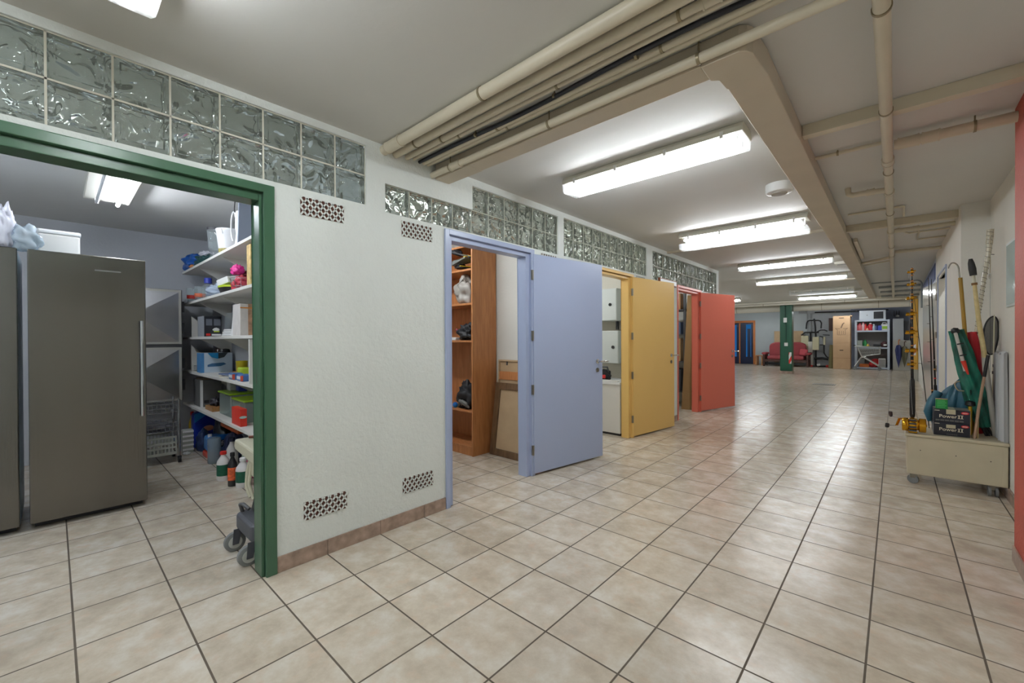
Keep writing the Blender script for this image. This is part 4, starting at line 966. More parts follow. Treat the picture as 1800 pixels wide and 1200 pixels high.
bottle(-4.56, 1.24, 0.30, 0.045, mat('bottle_mint', (134, 168, 146), 0.3), 'mint green bottle with dark green band behind the black bottle', M_white, M_glab)
bottle(-4.40, 1.22, 0.32, 0.035, mat('bottle_magenta', (170, 30, 92), 0.35), 'magenta bottle behind the black bottle', mat('bottle_magenta', (170, 30, 92), 0.35))
bottle(-4.80, 1.33, 0.36, 0.05, mat('bottle_sage', (150, 160, 136), 0.35), 'sage bottle farthest back under the lowest shelf', M_dark)
bottle(-4.50, 1.33, 0.35, 0.06, mat('bottle_teal', (36, 84, 88), 0.35), 'teal bottle behind the pale trolley box', mat('cap_slate', (60, 74, 92), 0.4))
def sack(x, y, rx, ry, h, c, label, seed, name='detergent_bag', extra=()):
    t = thing(name, label, 'bag', (x, y, 0), group='bags and packs under the lowest shelf')
    MB().blob((0, 0, 0), rx, ry, h, 0.25, 2.0, seed, crease=0.18).build('bag', mat(name+str(seed), c, 0.35), parent=t, smooth=True)
    for (pn, xx, yy, zz, sx_, sy2, sz_, c2) in extra: MB().blob((xx, yy, zz), sx_, sy2, sz_, 0.1, 2, 1, 14, 8).build(pn, Mc(name+pn+str(seed), c2), parent=t, smooth=True)
    return t
t = thing('detergent_pack', 'tall blue detergent pack farthest left under the lowest shelf', 'pack', (-6.15, 1.23, 0), group='bags and packs under the lowest shelf')
m = MB(); m.prism([(-0.13, 0), (0.13, 0), (0.13, 0.30), (0.02, 0.46), (-0.13, 0.40)], 'x', -0.06, 0.06); m.build('pack', Mc('pack_royal', (30, 52, 150), 0.3), parent=t, bevel=0.02)
m = MB(); m.prism([(-0.115, 0.30), (0.0, 0.38), (0.02, 0.45), (-0.12, 0.40)], 'x', 0.0605, 0.063); m.build('light_panel', Mc('pack_cyan', (46, 140, 206), 0.3), parent=t)
m = MB().lathe([(0.001, 0), (0.055, 0.001), (0.0, 0.003)], n=20, sx=0.6); m.xf(Matrix.Rotation(math.radians(90), 4, 'Y')); o = m.build('round_motif', mat('motif_cream', (214, 150, 116), 0.5), parent=t); o.location = (0.061, 0.02, 0.22)
MB().box(0.0605, 0.063, -0.10, -0.05, 0.03, 0.08).build('white_label', M_white, parent=t)
t = bottle(-6.36, 1.14, 0.40, 0.035, Mc('bottle_yellow', (206, 170, 40)), 'tall slim yellow bottle with a red neck at the far wall', Mc('cap_red', (196, 40, 34)))
sack(-5.90, 1.16, 0.085, 0.07, 0.24, (38, 56, 96), 'slate blue pouch in front of the tall blue pack', 52)
sack(-5.72, 1.30, 0.20, 0.08, 0.38, (28, 32, 34), 'big black rubbish bag squeezed under the shelf', 53, 'rubbish_bag')
t = thing('detergent_jug', 'blue jug with white lettering under the lowest shelf', 'jug', (-5.55, 1.24, 0.062), group='bags and packs under the lowest shelf')
MB().box(-0.10, 0.10, -0.13, 0.12, 0.0, 0.165).build('body', Mc('jug_blue', (34, 116, 190), 0.3), parent=t, bevel=0.03)
MB().cyl((0.05, -0.10, 0.16), (0.05, -0.10, 0.19), 0.02).build('cap', M_white, parent=t, smooth=True)
MB().box(0.100, 0.102, -0.02, 0.09, 0.04, 0.12).build('label_panel', Mc('jug_label', (38, 46, 60)), parent=t)
text('lettering', 'fini', 0.075, M_white, t, (0.1025, 0.035, 0.082), (math.pi/2, 0, math.pi/2))
bx('red_tray', Mc('tray_red', (196, 62, 46), 0.4), -5.65, -5.42, 1.10, 1.36, 0, 0.06, 'red tub under the blue jug', 'tub', bevel=0.015)
bx('orange_tube_box', mat('box_orange_print', (196, 90, 44), 0.45, var=0.35, vscale=20), -5.60, -4.95, 1.26, 1.34, 0.31, 0.345, 'long orange carton lying on top of the packs', 'box')
t = sack(-5.16, 1.28, 0.14, 0.10, 0.29, (44, 50, 84), 'dark patterned pack below the orange carton', 55, 'patterned_pack', (('gold_flash', 0.10, -0.03, 0.13, 0.05, 0.03, 0.08, (206, 150, 50)),))
t = thing('clear_canister', 'tall clear canister in front of the patterned pack', 'canister', (-5.22, 1.12, 0))
MB().lathe([(0.055, 0), (0.06, 0.01), (0.06, 0.25), (0.055, 0.26)], n=22).build('body', clear_mat('canister_clear', (190, 206, 216), 0.4, 0.1), parent=t, smooth=True)
o = MB().blob((0, 0, 0), 0.05, 0.035, 0.02, 0.5, 3, 61, crease=0.4).build('paper_scrap', M_white, loc=(-5.86, 1.0, 0), smooth=True); tag(o, 'scrap of white paper on the store room floor', 'paper')
t = thing('folding_rack', 'pale folded rail jutting from under the lowest shelf', 'rail', (-5.95, 1.12, 0.49))
MB().bar((-0.02, -0.05, 0.0), (0.45, 0.22, -0.05), 0.02).build('rail', M_crate, parent=t)

# pale box on a dark wheeled base (floor machine) just inside the door frame
t = thing('floor_cleaner', 'floor cleaner with pale tank and dark wheeled base behind the green frame', 'cleaning machine', (-2.86, 0.90, 0))
M_cl = mat('cleaner_beige', (186, 182, 160), 0.45); M_clg = mat('cleaner_slate', (74, 76, 82), 0.5)
m = MB(); m.prism([(-0.155, -0.10), (-0.12, -0.155), (0.16, -0.155), (0.20, -0.12), (0.20, 0.30), (-0.155, 0.30)], 'z', 0.115, 0.215); m.build('base', M_clg, parent=t, bevel=0.02, seg=3)
m = MB(); m.prism([(-0.12, 0.21), (0.16, 0.21), (0.12, 0.345), (0.02, 0.36), (-0.04, 0.33)], 'y', -0.08, 0.20); m.build('motor_housing', M_dark, parent=t, bevel=0.02)
m = MB(); m.tube([(-0.11, -0.12, 0.21), (-0.12, -0.13, 0.26), (-0.06, -0.13, 0.275), (-0.02, -0.11, 0.25)], 0.011, 8); m.build('lift_loop', M_dark, parent=t, smooth=True)
for q, (wx, wy) in enumerate(((-0.085, -0.17), (0.165, -0.165), (-0.10, 0.26), (0.16, 0.26))):
    w = MB(); w.tube([(wx-0.016, wy, 0.056), (wx-0.012, wy, 0.056), (wx+0.012, wy, 0.056), (wx+0.016, wy, 0.056)], [0.050, 0.056, 0.056, 0.050], 28); wh = w.build('wheel', M_rubber, parent=t, smooth=True)
    w = MB(); w.cyl((wx-0.018, wy, 0.056), (wx+0.018, wy, 0.056), 0.036, n=22); w.build('wheel_disc', mat('wheel_pale', (186, 188, 182), 0.4), parent=wh, smooth=True)
    f_ = MB(); f_.prism([(wy-0.016, 0.045), (wy+0.016, 0.045), (wy+0.035, 0.135), (wy-0.010, 0.135)], 'x', wx+0.019, wx+0.026); f_.build('fork', M_clg, parent=wh)
m = MB(); m.tube([(-0.02, -0.10, 0.32), (-0.06, -0.11, 0.38), (-0.075, -0.10, 0.46), (-0.06, -0.09, 0.53)], 0.013, 10); m.build('handle_tube', M_cl, parent=t, smooth=True)
m = MB(); m.tube([(0.03, -0.10, 0.32), (-0.015, -0.11, 0.40), (-0.02, -0.10, 0.47), (-0.01, -0.09, 0.53)], 0.010, 10); m.build('handle_tube', M_cl, parent=t, smooth=True)
m = MB(); m.box(-0.10, 0.18, -0.10, 0.22, 0.44, 0.585); m.build('tank', M_cl, parent=t, bevel=0.02)
m = MB(); m.prism([(-0.25, 0.600), (-0.23, 0.575), (0.18, 0.545), (0.20, 0.58), (0.20, 0.625), (-0.23, 0.645)], 'y', -0.13, 0.26); m.build('top_tray', M_cl, parent=t, bevel=0.012)
m = MB(); m.tube([(-0.19, -0.06, 0.652), (-0.13, 0.02, 0.650), (-0.09, -0.05, 0.648), (-0.03, 0.04, 0.645), (0.02, -0.05, 0.642), (0.10, 0.06, 0.638), (0.18, 0.02, 0.634)], 0.008, 8); m.build('cable', Mc('cable_brown', (110, 60, 44)), parent=t, smooth=True)

# ================================================================ room behind the blue door
M_gear = mat('neoprene_black', (34, 34, 38), 0.6)
M_gear2 = mat('gear_grey', (120, 120, 116), 0.5)
M_yelp = mat('fin_yellow', (214, 186, 30), 0.4)
WY = 3.045
def wz(v): return ay(815, v, WY).z
wd = thing('open_wardrobe', 'open orange wood wardrobe with shelves of diving gear', 'wardrobe', (-4.0, 3.23, 0))
MB().box(0.62, 0.64, WY-3.23, 0.18, 0, 2.30).build('side_panel', M_orange, parent=wd, bevel=0.002)
MB().box(-0.64, -0.62, WY-3.23, 0.18, 0, 2.30).build('side_panel', M_orange, parent=wd, bevel=0.002)
MB().box(-0.62, 0.62, 0.165, 0.18, 0.0, 2.30).build('back_panel', M_orange, parent=wd)
MB().box(-0.62, 0.62, WY-3.225, 0.165, 2.28, 2.30).build('top_panel', M_orange, parent=wd)
MB().box(-0.62, 0.62, WY-3.22, WY-3.20, 0.0, 0.085).build('plinth', M_orange, parent=wd)
WS = [0.105, wz(720), wz(598), wz(533), wz(473)]
for z in WS: MB().box(-0.62, 0.62, WY-3.228, 0.165, z-0.022, z).build('shelf', M_orange, parent=wd, bevel=0.002)
z = WS[4]
t = thing('diving_fins', 'black and yellow diving fins on the top shelf of the wardrobe', 'fins', (-3.60, 3.17, z))
for k, (a, dz) in enumerate(((0.10, 0.03), (-0.12, 0.10), (0.22, 0.165))):
    m = MB(); m.prism([(-0.16, -0.05), (0.05, -0.09), (0.12, -0.10), (0.12, 0.10), (0.05, 0.09), (-0.16, 0.05)], 'z', 0, 0.018); m.blob((-0.10, 0, -0.01), 0.08, 0.055, 0.07, 0.2, 2, k)
    m.xf(Matrix.Translation((0, -0.03, dz)) @ Matrix.Rotation(0.35*k-0.3, 4, 'Z') @ Matrix.Rotation(a*1.4, 4, 'Y'))
    f = m.build('fin', M_gear if k != 1 else M_gear2, parent=t, bevel=0.004)
    s_ = MB(); s_.box(-0.10, 0.12, -0.012, 0.012, 0.018, 0.024); s_.box(0.09, 0.125, -0.095, 0.095, 0.017, 0.025); s_.xf(Matrix.Translation((0, -0.03, dz)) @ Matrix.Rotation(0.35*k-0.3, 4, 'Z') @ Matrix.Rotation(a*1.4, 4, 'Y')); s_.build('yellow_rib', M_yelp, parent=f)
z = WS[3]
t = thing('plastic_bag', 'grey plastic bag stuffed on the second wardrobe shelf', 'bag', (-3.60, 3.20, z))
MB().blob((0, 0, 0), 0.155, 0.135, 0.31, 0.35, 2.2, 14, 40, 26, crease=0.25).build('bag', mat('bag_grey', (164, 158, 150), 0.35, var=0.15, vscale=12), parent=t, smooth=True)
m = MB(); m.tube([(0.02, -0.12, 0.15), (-0.02, -0.14, 0.22), (0.05, -0.11, 0.28), (0.08, -0.08, 0.2)], 0.012, 8); m.build('handle_loop', mat('bag_grey', (164, 158, 150), 0.35), parent=t, smooth=True)
z = WS[2]
t = thing('dive_camera_bag', 'black bag with a pink toggle on the middle wardrobe shelf', 'bag', (-3.56, 3.18, z))
MB().blob((0, 0, 0), 0.13, 0.12, 0.18, 0.5, 2.4, 17, crease=0.5).build('bag', M_gear, parent=t, smooth=True)
MB().lathe([(0, -0.014), (0.014, 0), (0, 0.014)], (-0.08, -0.12, 0.12), 10).build('toggle', mat('pink', (190, 90, 120), 0.4), parent=t, smooth=True)
bx('white_case', M_white, -3.74, -3.66, 3.06, 3.12, z, z+0.035, 'small white case beside the black bag in the wardrobe', 'case', bevel=0.006)
z = WS[1]
t = thing('snorkel_gear', 'heap of black snorkel gear with grey straps low in the wardrobe', 'gear', (-3.56, 3.20, z))
MB().blob((0, 0, 0), 0.15, 0.13, 0.30, 0.5, 2.2, 19, crease=0.5).build('heap', M_gear, parent=t, smooth=True)
for k in range(2):
    m = MB(); m.tube([(-0.10+0.05*k, -0.10, 0.02+0.02*k), (-0.04+0.04*k, -0.13, 0.09), (0.03+0.04*k, -0.13, 0.06), (0.09, -0.11, 0.02)], [0.012, 0.018, 0.018, 0.01], 8); m.build('strap', M_gear2, parent=t, smooth=True)
tag(MB().lathe([(0, 0)]+[(0.032*math.sin(a), 0.032-0.032*math.cos(a)) for a in [math.pi*k/10 for k in range(1, 10)]]+[(0, 0.064)], n=18).build('ball', mat('ball_blue', (24, 110, 190), 0.35), loc=(-3.70, 3.085, z), smooth=True), 'small blue ball beside the snorkel gear', 'ball')

def leaning_frame(name, label, x0, x1, yb, yt, h, fw_, m_f, m_p, bar=None):
    t = thing(name, label, 'picture frame', ((x0+x1)/2, yb, 0)); a = (x1-x0)/2; L = math.hypot(h, yt-yb); ang = -math.atan2(yt-yb, h)
    R = Matrix.Rotation(ang, 4, 'X')
    for (xa, xb, za, zb) in ((-a, -a+fw_, 0, L), (a-fw_, a, 0, L), (-a+fw_, a-fw_, 0, fw_), (-a+fw_, a-fw_, L-fw_, L)):
        MB().box(xa, xb, -0.018, 0.018, za, zb).xf(R).build('rail', m_f, parent=t, bevel=0.003)
    MB().box(-a+fw_, a-fw_, -0.002, 0.010, fw_, L-fw_).xf(R).build('back_board', m_p, parent=t)
    if bar:
        MB().box(-a+fw_, a-fw_, -0.012, -0.002, L-bar[0], L-bar[1]).xf(R).build('cross_bar', M_orange, parent=t)
        for q in (-0.6, 0.1): MB().box(a*q-0.01, a*q+0.01, -0.008, -0.002, L-0.06, L-0.01).xf(R).build('hanger', M_dark, parent=t)
    return t
leaning_frame('picture_frame', 'old brown picture frame turned to the wall, in front', -3.315, -2.66, 3.262, 3.372, 0.785, 0.075, M_brown, M_tan)
leaning_frame('picture_frame', 'taller thin frame behind the old brown one', -3.30, -2.68, 3.335, 3.398, 1.04, 0.02, M_tan, M_tan, (0.22, 0.13))

# ================================================================ room behind the yellow door
t = thing('white_cabinet', 'low white cabinet in the room behind the yellow door', 'cabinet', (-3.10, 5.20, 0))
MB().box(-0.55, 0.465, -0.245, 0.31, 0.03, 0.665).build('body', M_wht2, parent=t, bevel=0.006)
MB().box(-0.56, 0.47, -0.26, 0.31, 0.665, 0.70).build('worktop', M_white, parent=t, bevel=0.004)
MB().box(-0.54, 0.45, -0.22, 0.30, 0, 0.03).build('plinth', M_dark, parent=t)
def wall_box(label, z0, z1, xr, yf, key_v):
    t = thing('meter_box', label, 'electric box', (xr-0.25, 5.52, z0))
    MB().box(-0.25, 0.25, yf-5.52, 0, 0, z1-z0).build('case', mat('meter_grey', (200, 204, 200), 0.45), parent=t, bevel=0.006)
    MB().box(-0.245, 0.245, yf-5.527, yf-5.52, 0.005, z1-z0-0.005).build('door', mat('meter_grey', (200, 204, 200), 0.45), parent=t, bevel=0.004)
    kx = ay(key_v[0], key_v[1], yf).x-(xr-0.25)
    MB().cyl((kx, yf-5.527, (z1-z0)*0.5), (kx, yf-5.537, (z1-z0)*0.5), 0.022).build('lock', M_black, parent=t, smooth=True)
YB = 5.25
a = ay(1084, 506, YB); b = ay(1084, 563, YB); wall_box('upper grey meter box with a black lock behind the yellow door', b.z, a.z, a.x, YB, (1073, 535))
a = ay(1087, 581, YB); b = ay(1087, 639, YB); wall_box('lower grey meter box with a black lock behind the yellow door', b.z, a.z, a.x, YB, (1078, 612))
pipe('drop_pipe', 'dark drop pipe between the two meter boxes', [(ay(1085, 570, 5.49).x, 5.49, 1.53), (ay(1085, 570, 5.49).x, 5.49, 1.40)], 0.02, m_=M_dark)
t = thing('power_tool', 'black and red machine on the low white cabinet', 'machine', (ay(1065, 660, 5.1).x-0.04, 5.12, 0.70))
MB().blob((0, 0, 0), 0.10, 0.09, 0.15, 0.3, 2.5, 23).build('body', M_black, parent=t, smooth=True)
MB().box(-0.04, 0.07, -0.095, -0.07, 0.03, 0.08).build('red_panel', M_haz, parent=t, bevel=0.01)
m = MB(); m.tube([(-0.07, 0, 0.12), (-0.05, 0, 0.18), (0.05, 0, 0.18), (0.07, 0, 0.11)], 0.012, 8); m.build('handle', M_dark, parent=t, smooth=True)
bx('white_plank', M_white, -3.2, ay(1088, 668, 5.0).x, 4.955, 5.015, 0.701, 0.72, 'white plank on the front edge of the low white cabinet', 'plank')

# ================================================================ room behind the red door
t = thing('leaning_board', 'tall bowed brown board leaning inside the red doorway', 'board', (-2.74, 7.60, 0))
N_ = 14; vs_ = []; fs = []; m = MB()
for k in range(N_+1):
    h = k/N_; c = -0.045*math.sin(math.pi*(h**0.8))
    xl = -0.085+0.075*h; xr = 0.050+0.075*h+c*0.6
    yl, yr = -0.02+0.10*h, 0.02+0.08*h
    z = 2.04*h
    vs_ += [(xl, yl, z), (xr, yr, z), (xr+0.022, yr+0.02, z), (xl+0.015, yl+0.025, z)]
fs = [(3, 2, 1, 0), tuple(4*N_+i for i in range(4))]
for k in range(N_):
    for j in range(4): fs.append((4*k+j, 4*k+(j+1) % 4, 4*k+4+(j+1) % 4, 4*k+4+j))
m.add(vs_, fs); m.build('board', mat('board_brown', (150, 118, 74), 0.6, var=0.08, vscale=4), parent=t)
for k in range(3):
    bx('grey_batten', mat('slat_grey', (110, 114, 122), 0.5), -2.655+0.016*k, -2.645+0.016*k, 7.66-0.01*k, 7.70-0.01*k, 0, 1.06-0.05*k, ['grey batten standing beside the bowed board, deepest', 'grey batten standing beside the bowed board, middle', 'grey batten standing beside the bowed board, nearest the jamb'][k], 'batten', 'grey battens')
t = thing('dark_rack', 'dark storage rack deep inside the red doorway', 'rack', (-3.35, 7.95, 0))
for xx in (-0.55, 0.5):
    for yy in (-0.2, 0.2): MB().box(xx, xx+0.04, yy, yy+0.04, 0, 2.2).build('post', M_dark, parent=t)
for z in (0.3, 0.85, 1.35, 1.8): MB().box(-0.55, 0.54, -0.2, 0.24, z-0.02, z).build('shelf', M_dark, parent=t)
for k, (z, h, c, lb) in enumerate(((0.3, 0.4, (60, 60, 66), 'charcoal crate lowest on the dark rack'), (0.85, 0.42, (176, 138, 96), 'tan carton on the dark rack'), (1.35, 0.22, (70, 84, 110), 'slate folder box on the dark rack'), (1.8, 0.3, (160, 112, 70), 'brown carton topmost on the dark rack'))):
    bx('stored_box', Mc('stored_%d' % k, c), -3.6+0.1*k, -2.92, 7.8, 8.1, z, z+h, lb, 'box')

# ================================================================ wheeled plinth and fishing gear
M_pl = mat('plinth_cream', (196, 186, 160), 0.5, var=0.06, vscale=5)
CT = 0.437
t = thing('wheeled_plinth', 'cream wooden plinth on casters by the red pier', 'plinth', (0.36, 5.23, 0))
MB().box(-0.285, 0.292, -0.225, 0.225, 0.088, 0.412).build('body', M_pl, parent=t, bevel=0.006)
MB().box(-0.297, 0.298, -0.235, 0.235, 0.412, CT).build('top_board', M_pl, parent=t, bevel=0.006)
MB().box(0.262, 0.287, -0.2275, -0.2245, 0.098, 0.405).build('end_batten', M_pl, parent=t)
for xx, zz in ((-0.20, 0.30), (0.01, 0.29), (0.2, 0.28)): MB().cyl((xx, -0.2245, zz), (xx, -0.2265, zz), 0.004, n=8).build('screw', M_dark, parent=t)
for xx in (-0.245, 0.215):
    for yy in (-0.19, 0.19):
        w = MB()
        for q in ((-0.012, 0.012) if xx > 0 else (0,)): w.cyl((xx+q*1.6-0.008, yy, 0.038), (xx+q*1.6+0.008, yy, 0.038), 0.038, n=22)
        if xx < 0: w.xf(Matrix.Translation((xx, yy, 0)) @ Matrix.Rotation(math.radians(70), 4, 'Z') @ Matrix.Translation((-xx, -yy, 0)))
        c = w.build('caster', M_rubber, parent=t, smooth=True)
        MB().box(xx-0.022, xx+0.03, yy-0.014, yy+0.016, 0.05, 0.0885).build('fork', M_hinge, parent=c, bevel=0.003)
# battery-style boxes with lettering
M_bxk = mat('box_black', (34, 38, 48), 0.35); M_ltr = mat('letter_cream', (222, 214, 190), 0.5)
M_tape = mat('tape_beige', (186, 178, 150), 0.4); M_oval = mat('oval_red', (204, 40, 56), 0.4)
bw = 0.107
for k in range(2):
    t = thing('black_carton', ['lower black carton with cream lettering on the plinth', 'upper black carton with cream lettering under the green box'][k], 'box', (0.35, 5.175, CT+k*0.111), group='black lettered cartons')
    MB().box(-bw, bw, -0.095, 0.095, 0, 0.110).build('carton', M_bxk, parent=t, bevel=0.003)
    MB().box(bw-0.001, bw+0.0008, -0.094, 0.094, 0.001, 0.109).build('end_panel', M_card, parent=t)
    MB().box(-bw+0.075, -bw+0.13, -0.0962, -0.095, 0.066 if k == 0 else 0.072, 0.095 if k == 0 else 0.1105).build('tape', M_tape, parent=t)
    if k == 1: MB().box(-bw+0.075, -bw+0.13, -0.0955, 0.095, 0.110, 0.1108).build('tape', M_tape, parent=t); MB().box(-bw+0.004, bw-0.004, -0.09, 0.09, 0.1099, 0.1103).build('top_face', mat('carton_top_grey', (110, 110, 100), 0.45), parent=t)
    R_ = (math.pi/2, 0, 0)
    text('lettering', 'Power', 0.037, M_ltr, t, (-0.022, -0.0955, 0.052), R_, bold=0.0003, sx=1.08)
    m = MB(); [m.box(xx-0.0085, xx+0.0085, -0.0965, -0.0952, z_, z_+0.0028) for z_ in (0.0395, 0.0655) for xx in (0.0425, 0.0595)]; [m.box(xx-0.0032, xx+0.0032, -0.0965, -0.0952, 0.0395, 0.068) for xx in (0.0425, 0.0595)]; m.build('roman_numeral', M_ltr, parent=t)
    m = MB(); m.lathe([(0.001, 0), (0.023, 0.0004), (0.0, 0.0012)], n=26, sx=1.0, sy_=0.48); m.xf(Matrix.Rotation(math.radians(90), 4, 'X')); o = m.build('oval_badge', M_oval, parent=t); o.location = (0.077, -0.0953, 0.088)
    m = MB(); [m.box(0.063+0.006*q, 0.0665+0.006*q, -0.0972, -0.0962, 0.084, 0.092) for q in range(5)]; m.build('badge_marks', M_ltr, parent=t)
    m = MB(); m.box(-bw+0.006, -bw+0.036, -0.0962, -0.095, 0.097, 0.101); m.build('small_print', M_ltr, parent=t)
    if k == 1:
        m = MB(); [m.box(-bw+0.012+0.028*q, -bw+0.036+0.028*q, -0.0962, -0.095, 0.012, 0.024) for q in range(6)]; m.build('print_row', mat('print_dim', (96, 98, 94), 0.5), parent=t)
    else:
        m = MB(); [m.box(-0.03+0.011*q, -0.022+0.011*q, -0.0962, -0.095, 0.010, 0.017) for q in range(6)]; m.build('print_row', mat('print_dim', (96, 98, 94), 0.5), parent=t)
t = thing('green_carton', 'small bright green carton on top of the black cartons', 'box', (0.292, 5.115, CT+0.2225))
MB().box(-0.036, 0.036, -0.022, 0.022, 0, 0.080).build('carton', mat('carton_green', (28, 132, 62), 0.4), parent=t, bevel=0.002)
MB().box(-0.036, 0.036, -0.0225, 0.0225, 0.080, 0.083).build('rim', M_card, parent=t)
m = MB(); [m.box(-0.027, 0.02+0.008*(q % 2), -0.0232, -0.022, 0.012+0.013*q, 0.016+0.013*q) for q in range(5)]; m.build('print_rows', mat('print_green', (90, 180, 110), 0.4), parent=t)

# big-game rod with a gold reel
def pt(u, v, y): p = ay(u, v, y); return p
RY = 5.08
t = thing('fishing_rod', 'thick black rod with gold roller guides and gold reel', 'fishing rod', (0.112, RY, CT))
def loc_(p): return Vector(p)-Vector((0.112, RY, CT))
top = loc_(pt(1603, 470, RY)); 
MB().tube([(0, 0, 0.03), (0, 0, 0.13)], [0.013, 0.013], 14).build('butt', M_gold, parent=t, smooth=True)
MB().tube([(0, 0, 0.13), (0, 0, 0.15), (0, 0, 0.28), (-0.001, 0, 0.45), (-0.001, 0, 0.47)], [0.013, 0.0185, 0.019, 0.017, 0.011], 16).build('grip', mat('foam_black', (30, 28, 28), 0.7), parent=t, smooth=True)
MB().tube([(-0.001, 0, 0.47), (top.x*0.6, 0, 1.0), (top.x, 0, top.z)], [0.010, 0.007, 0.004], 12).build('blank', mat('rod_black', (26, 24, 24), 0.25), parent=t, smooth=True)
gz = [loc_(pt(1603, v, RY)).z for v in (478, 500, 524, 552, 584, 616, 640)]
for k, z in enumerate(gz):
    s = 0.8+0.09*k if k < 6 else 0.9
    xx = top.x*(z/top.z)
    m = MB()
    m.cyl((xx-0.036*s, -0.012, z), (xx-0.016*s, -0.012, z), 0.014*s, n=14); m.cyl((xx-0.012*s, -0.016, z+0.004), (xx+0.014*s, -0.016, z+0.004), 0.017*s, n=14)
    m.cyl((xx+0.016*s, -0.010, z+0.006), (xx+0.030*s, -0.010, z+0.010), 0.007*s, n=10); m.bar((xx-0.04*s, -0.010, z-0.006*s), (xx+0.02*s, -0.006, z-0.012*s), 0.008*s, 0.006)
    g = m.build('roller_guide', M_gold, parent=t, smooth=True)
    w = MB()
    for q in (-0.035, 0.035): w.cyl((xx, 0, z+q*s-0.006), (xx, 0, z+q*s+0.006), 0.010, n=12)
    w.build('thread_wrap', mat('wrap_gold', (168, 110, 40), 0.35), parent=t, smooth=True)
m = MB(); m.tube([(top.x-0.018, -0.015, top.z-0.06), (-0.020, -0.020, 0.6), (0.0, -0.035, 0.16)], 0.0012, 5); m.build('fishing_line', mat('line_grey', (150, 150, 150), 0.3), parent=t)
t2 = thing('fishing_reel', 'gold big-game reel with two crank handles on the plinth edge', 'reel', (0.112, RY-0.045, CT))
def spool(x0, x1, r, m_, name, par):
    mm = MB(); mm.tube([(x0, 0, 0.072), (x0+0.004, 0, 0.072), (x1-0.004, 0, 0.072), (x1, 0, 0.072)], [r*0.93, r, r, r*0.93], 28); return mm.build(name, m_, parent=par, smooth=True)
spool(-0.068, -0.026, 0.058, M_gold, 'side_plate', t2)
spool(-0.026, 0.038, 0.046, M_gold, 'spool', t2)
spool(0.038, 0.084, 0.060, M_gold, 'side_plate', t2)
m = MB(); m.tube([(0.082, 0, 0.072), (0.084, 0, 0.072)], [0.046, 0.040], 24); m.build('side_cap', mat('gold_dark', (120, 84, 30), 0.3, metal=1.0), parent=t2, smooth=True)
m = MB(); m.cyl((0.084, 0, 0.072), (0.09, 0, 0.072), 0.012); m.build('centre_knob', M_gold, parent=t2, smooth=True)
m = MB(); [m.box(-0.024, 0.024, -0.052, -0.044, 0.02+0.03*q, 0.034+0.03*q) for q in range(4)]; m.build('clamp_band', M_dark, parent=t2, bevel=0.003)
m = MB(); m.box(-0.028, 0.030, -0.03, 0.03, 0.004, 0.024); m.build('reel_foot', M_gold, parent=t2, bevel=0.006)
m = MB(); m.box(-0.028, 0.030, -0.036, 0.02, 0.112, 0.128); m.build('seat_clamp', M_gold, parent=t2, bevel=0.004)
m = MB(); m.bar((-0.068, -0.004, 0.115), (-0.084, -0.008, 0.125), 0.010, 0.020); m.bar((-0.080, -0.008, 0.128), (-0.104, -0.012, 0.050), 0.009, 0.018); m.build('crank_arm', M_gold, parent=t2, bevel=0.002)
m = MB(); m.tube([(-0.068, -0.01, 0.125), (-0.12, -0.02, 0.128), (-0.135, -0.02, 0.135)], 0.006, 8); kk = m.build('crank_arm', M_chrome, parent=t2, smooth=True)
MB().tube([(-0.138, -0.02, 0.128), (-0.140, -0.02, 0.140), (-0.142, -0.02, 0.165), (-0.141, -0.02, 0.175)], [0.008, 0.013, 0.014, 0.011], 12).build('crank_knob', mat('knob_brown', (52, 40, 38), 0.4), parent=t2, smooth=True)
m = MB(); m.cyl((-0.095, -0.012, 0.052), (-0.158, -0.012, 0.047), 0.005, n=8); m.build('crank_pin', M_chrome, parent=t2, smooth=True)
MB().tube([(-0.165, -0.012, 0.028), (-0.165, -0.012, 0.034), (-0.163, -0.012, 0.060), (-0.162, -0.012, 0.068)], [0.010, 0.015, 0.015, 0.010], 12).build('crank_knob', M_black, parent=t2, smooth=True)

def rod(label, u0, v0, u1, v1, y, r0_, r1_, grip=None, guides=(), m_=None, rings=()):
    a = pt(u0, v0, y); b = pt(u1, v1, y); t = thing('fishing_rod', label, 'fishing rod', (a.x, a.y, a.z)); d = b-a
    if grip: MB().tube([(0, 0, 0), tuple(d*grip)], [r0_*1.8, r0_*1.6], 12).build('grip', mat('foam_black', (30, 28, 28), 0.7), parent=t, smooth=True)
    MB().tube([(0, 0, 0) if not grip else tuple(d*grip), tuple(d)], [r0_, r1_], 10).build('blank', m_ or mat('rod_black', (26, 24, 24), 0.25), parent=t, smooth=True)
    for g in guides:
        p = d*g; m = MB(); R2 = 0.012*(1-g*0.5); m.tube([(p.x-0.005-R2+R2*math.cos(q), p.y+R2*math.sin(q), p.z) for q in [2*math.pi*k/14 for k in range(14)]], 0.0016, 5, closed=True); m.bar((p.x, p.y, p.z-0.012), (p.x-0.006, p.y, p.z), 0.002); m.build('line_guide', M_black, parent=t)
    for g, c in rings:
        p = d*g; MB().cyl(tuple(p), tuple(p+d.normalized()*0.012), r0_*1.25, n=12).build('ring', Mc('ring_%d_%d_%d' % c, c), parent=t, smooth=True)
    return t
rod('black rod standing left of the pair, against the pale door', 1641, 757, 1632, 488, 5.34, 0.006, 0.0028, 0.22, (0.45, 0.58, 0.7, 0.82, 0.93), rings=((0.26, (170, 120, 60)),))
rod('black rod with red rings standing right of the pair', 1647, 757, 1637, 490, 5.38, 0.007, 0.003, 0.3, (0.6, 0.75, 0.88), rings=((0.34, (190, 50, 44)), (0.40, (180, 130, 60)), (0.46, (120, 120, 120))))
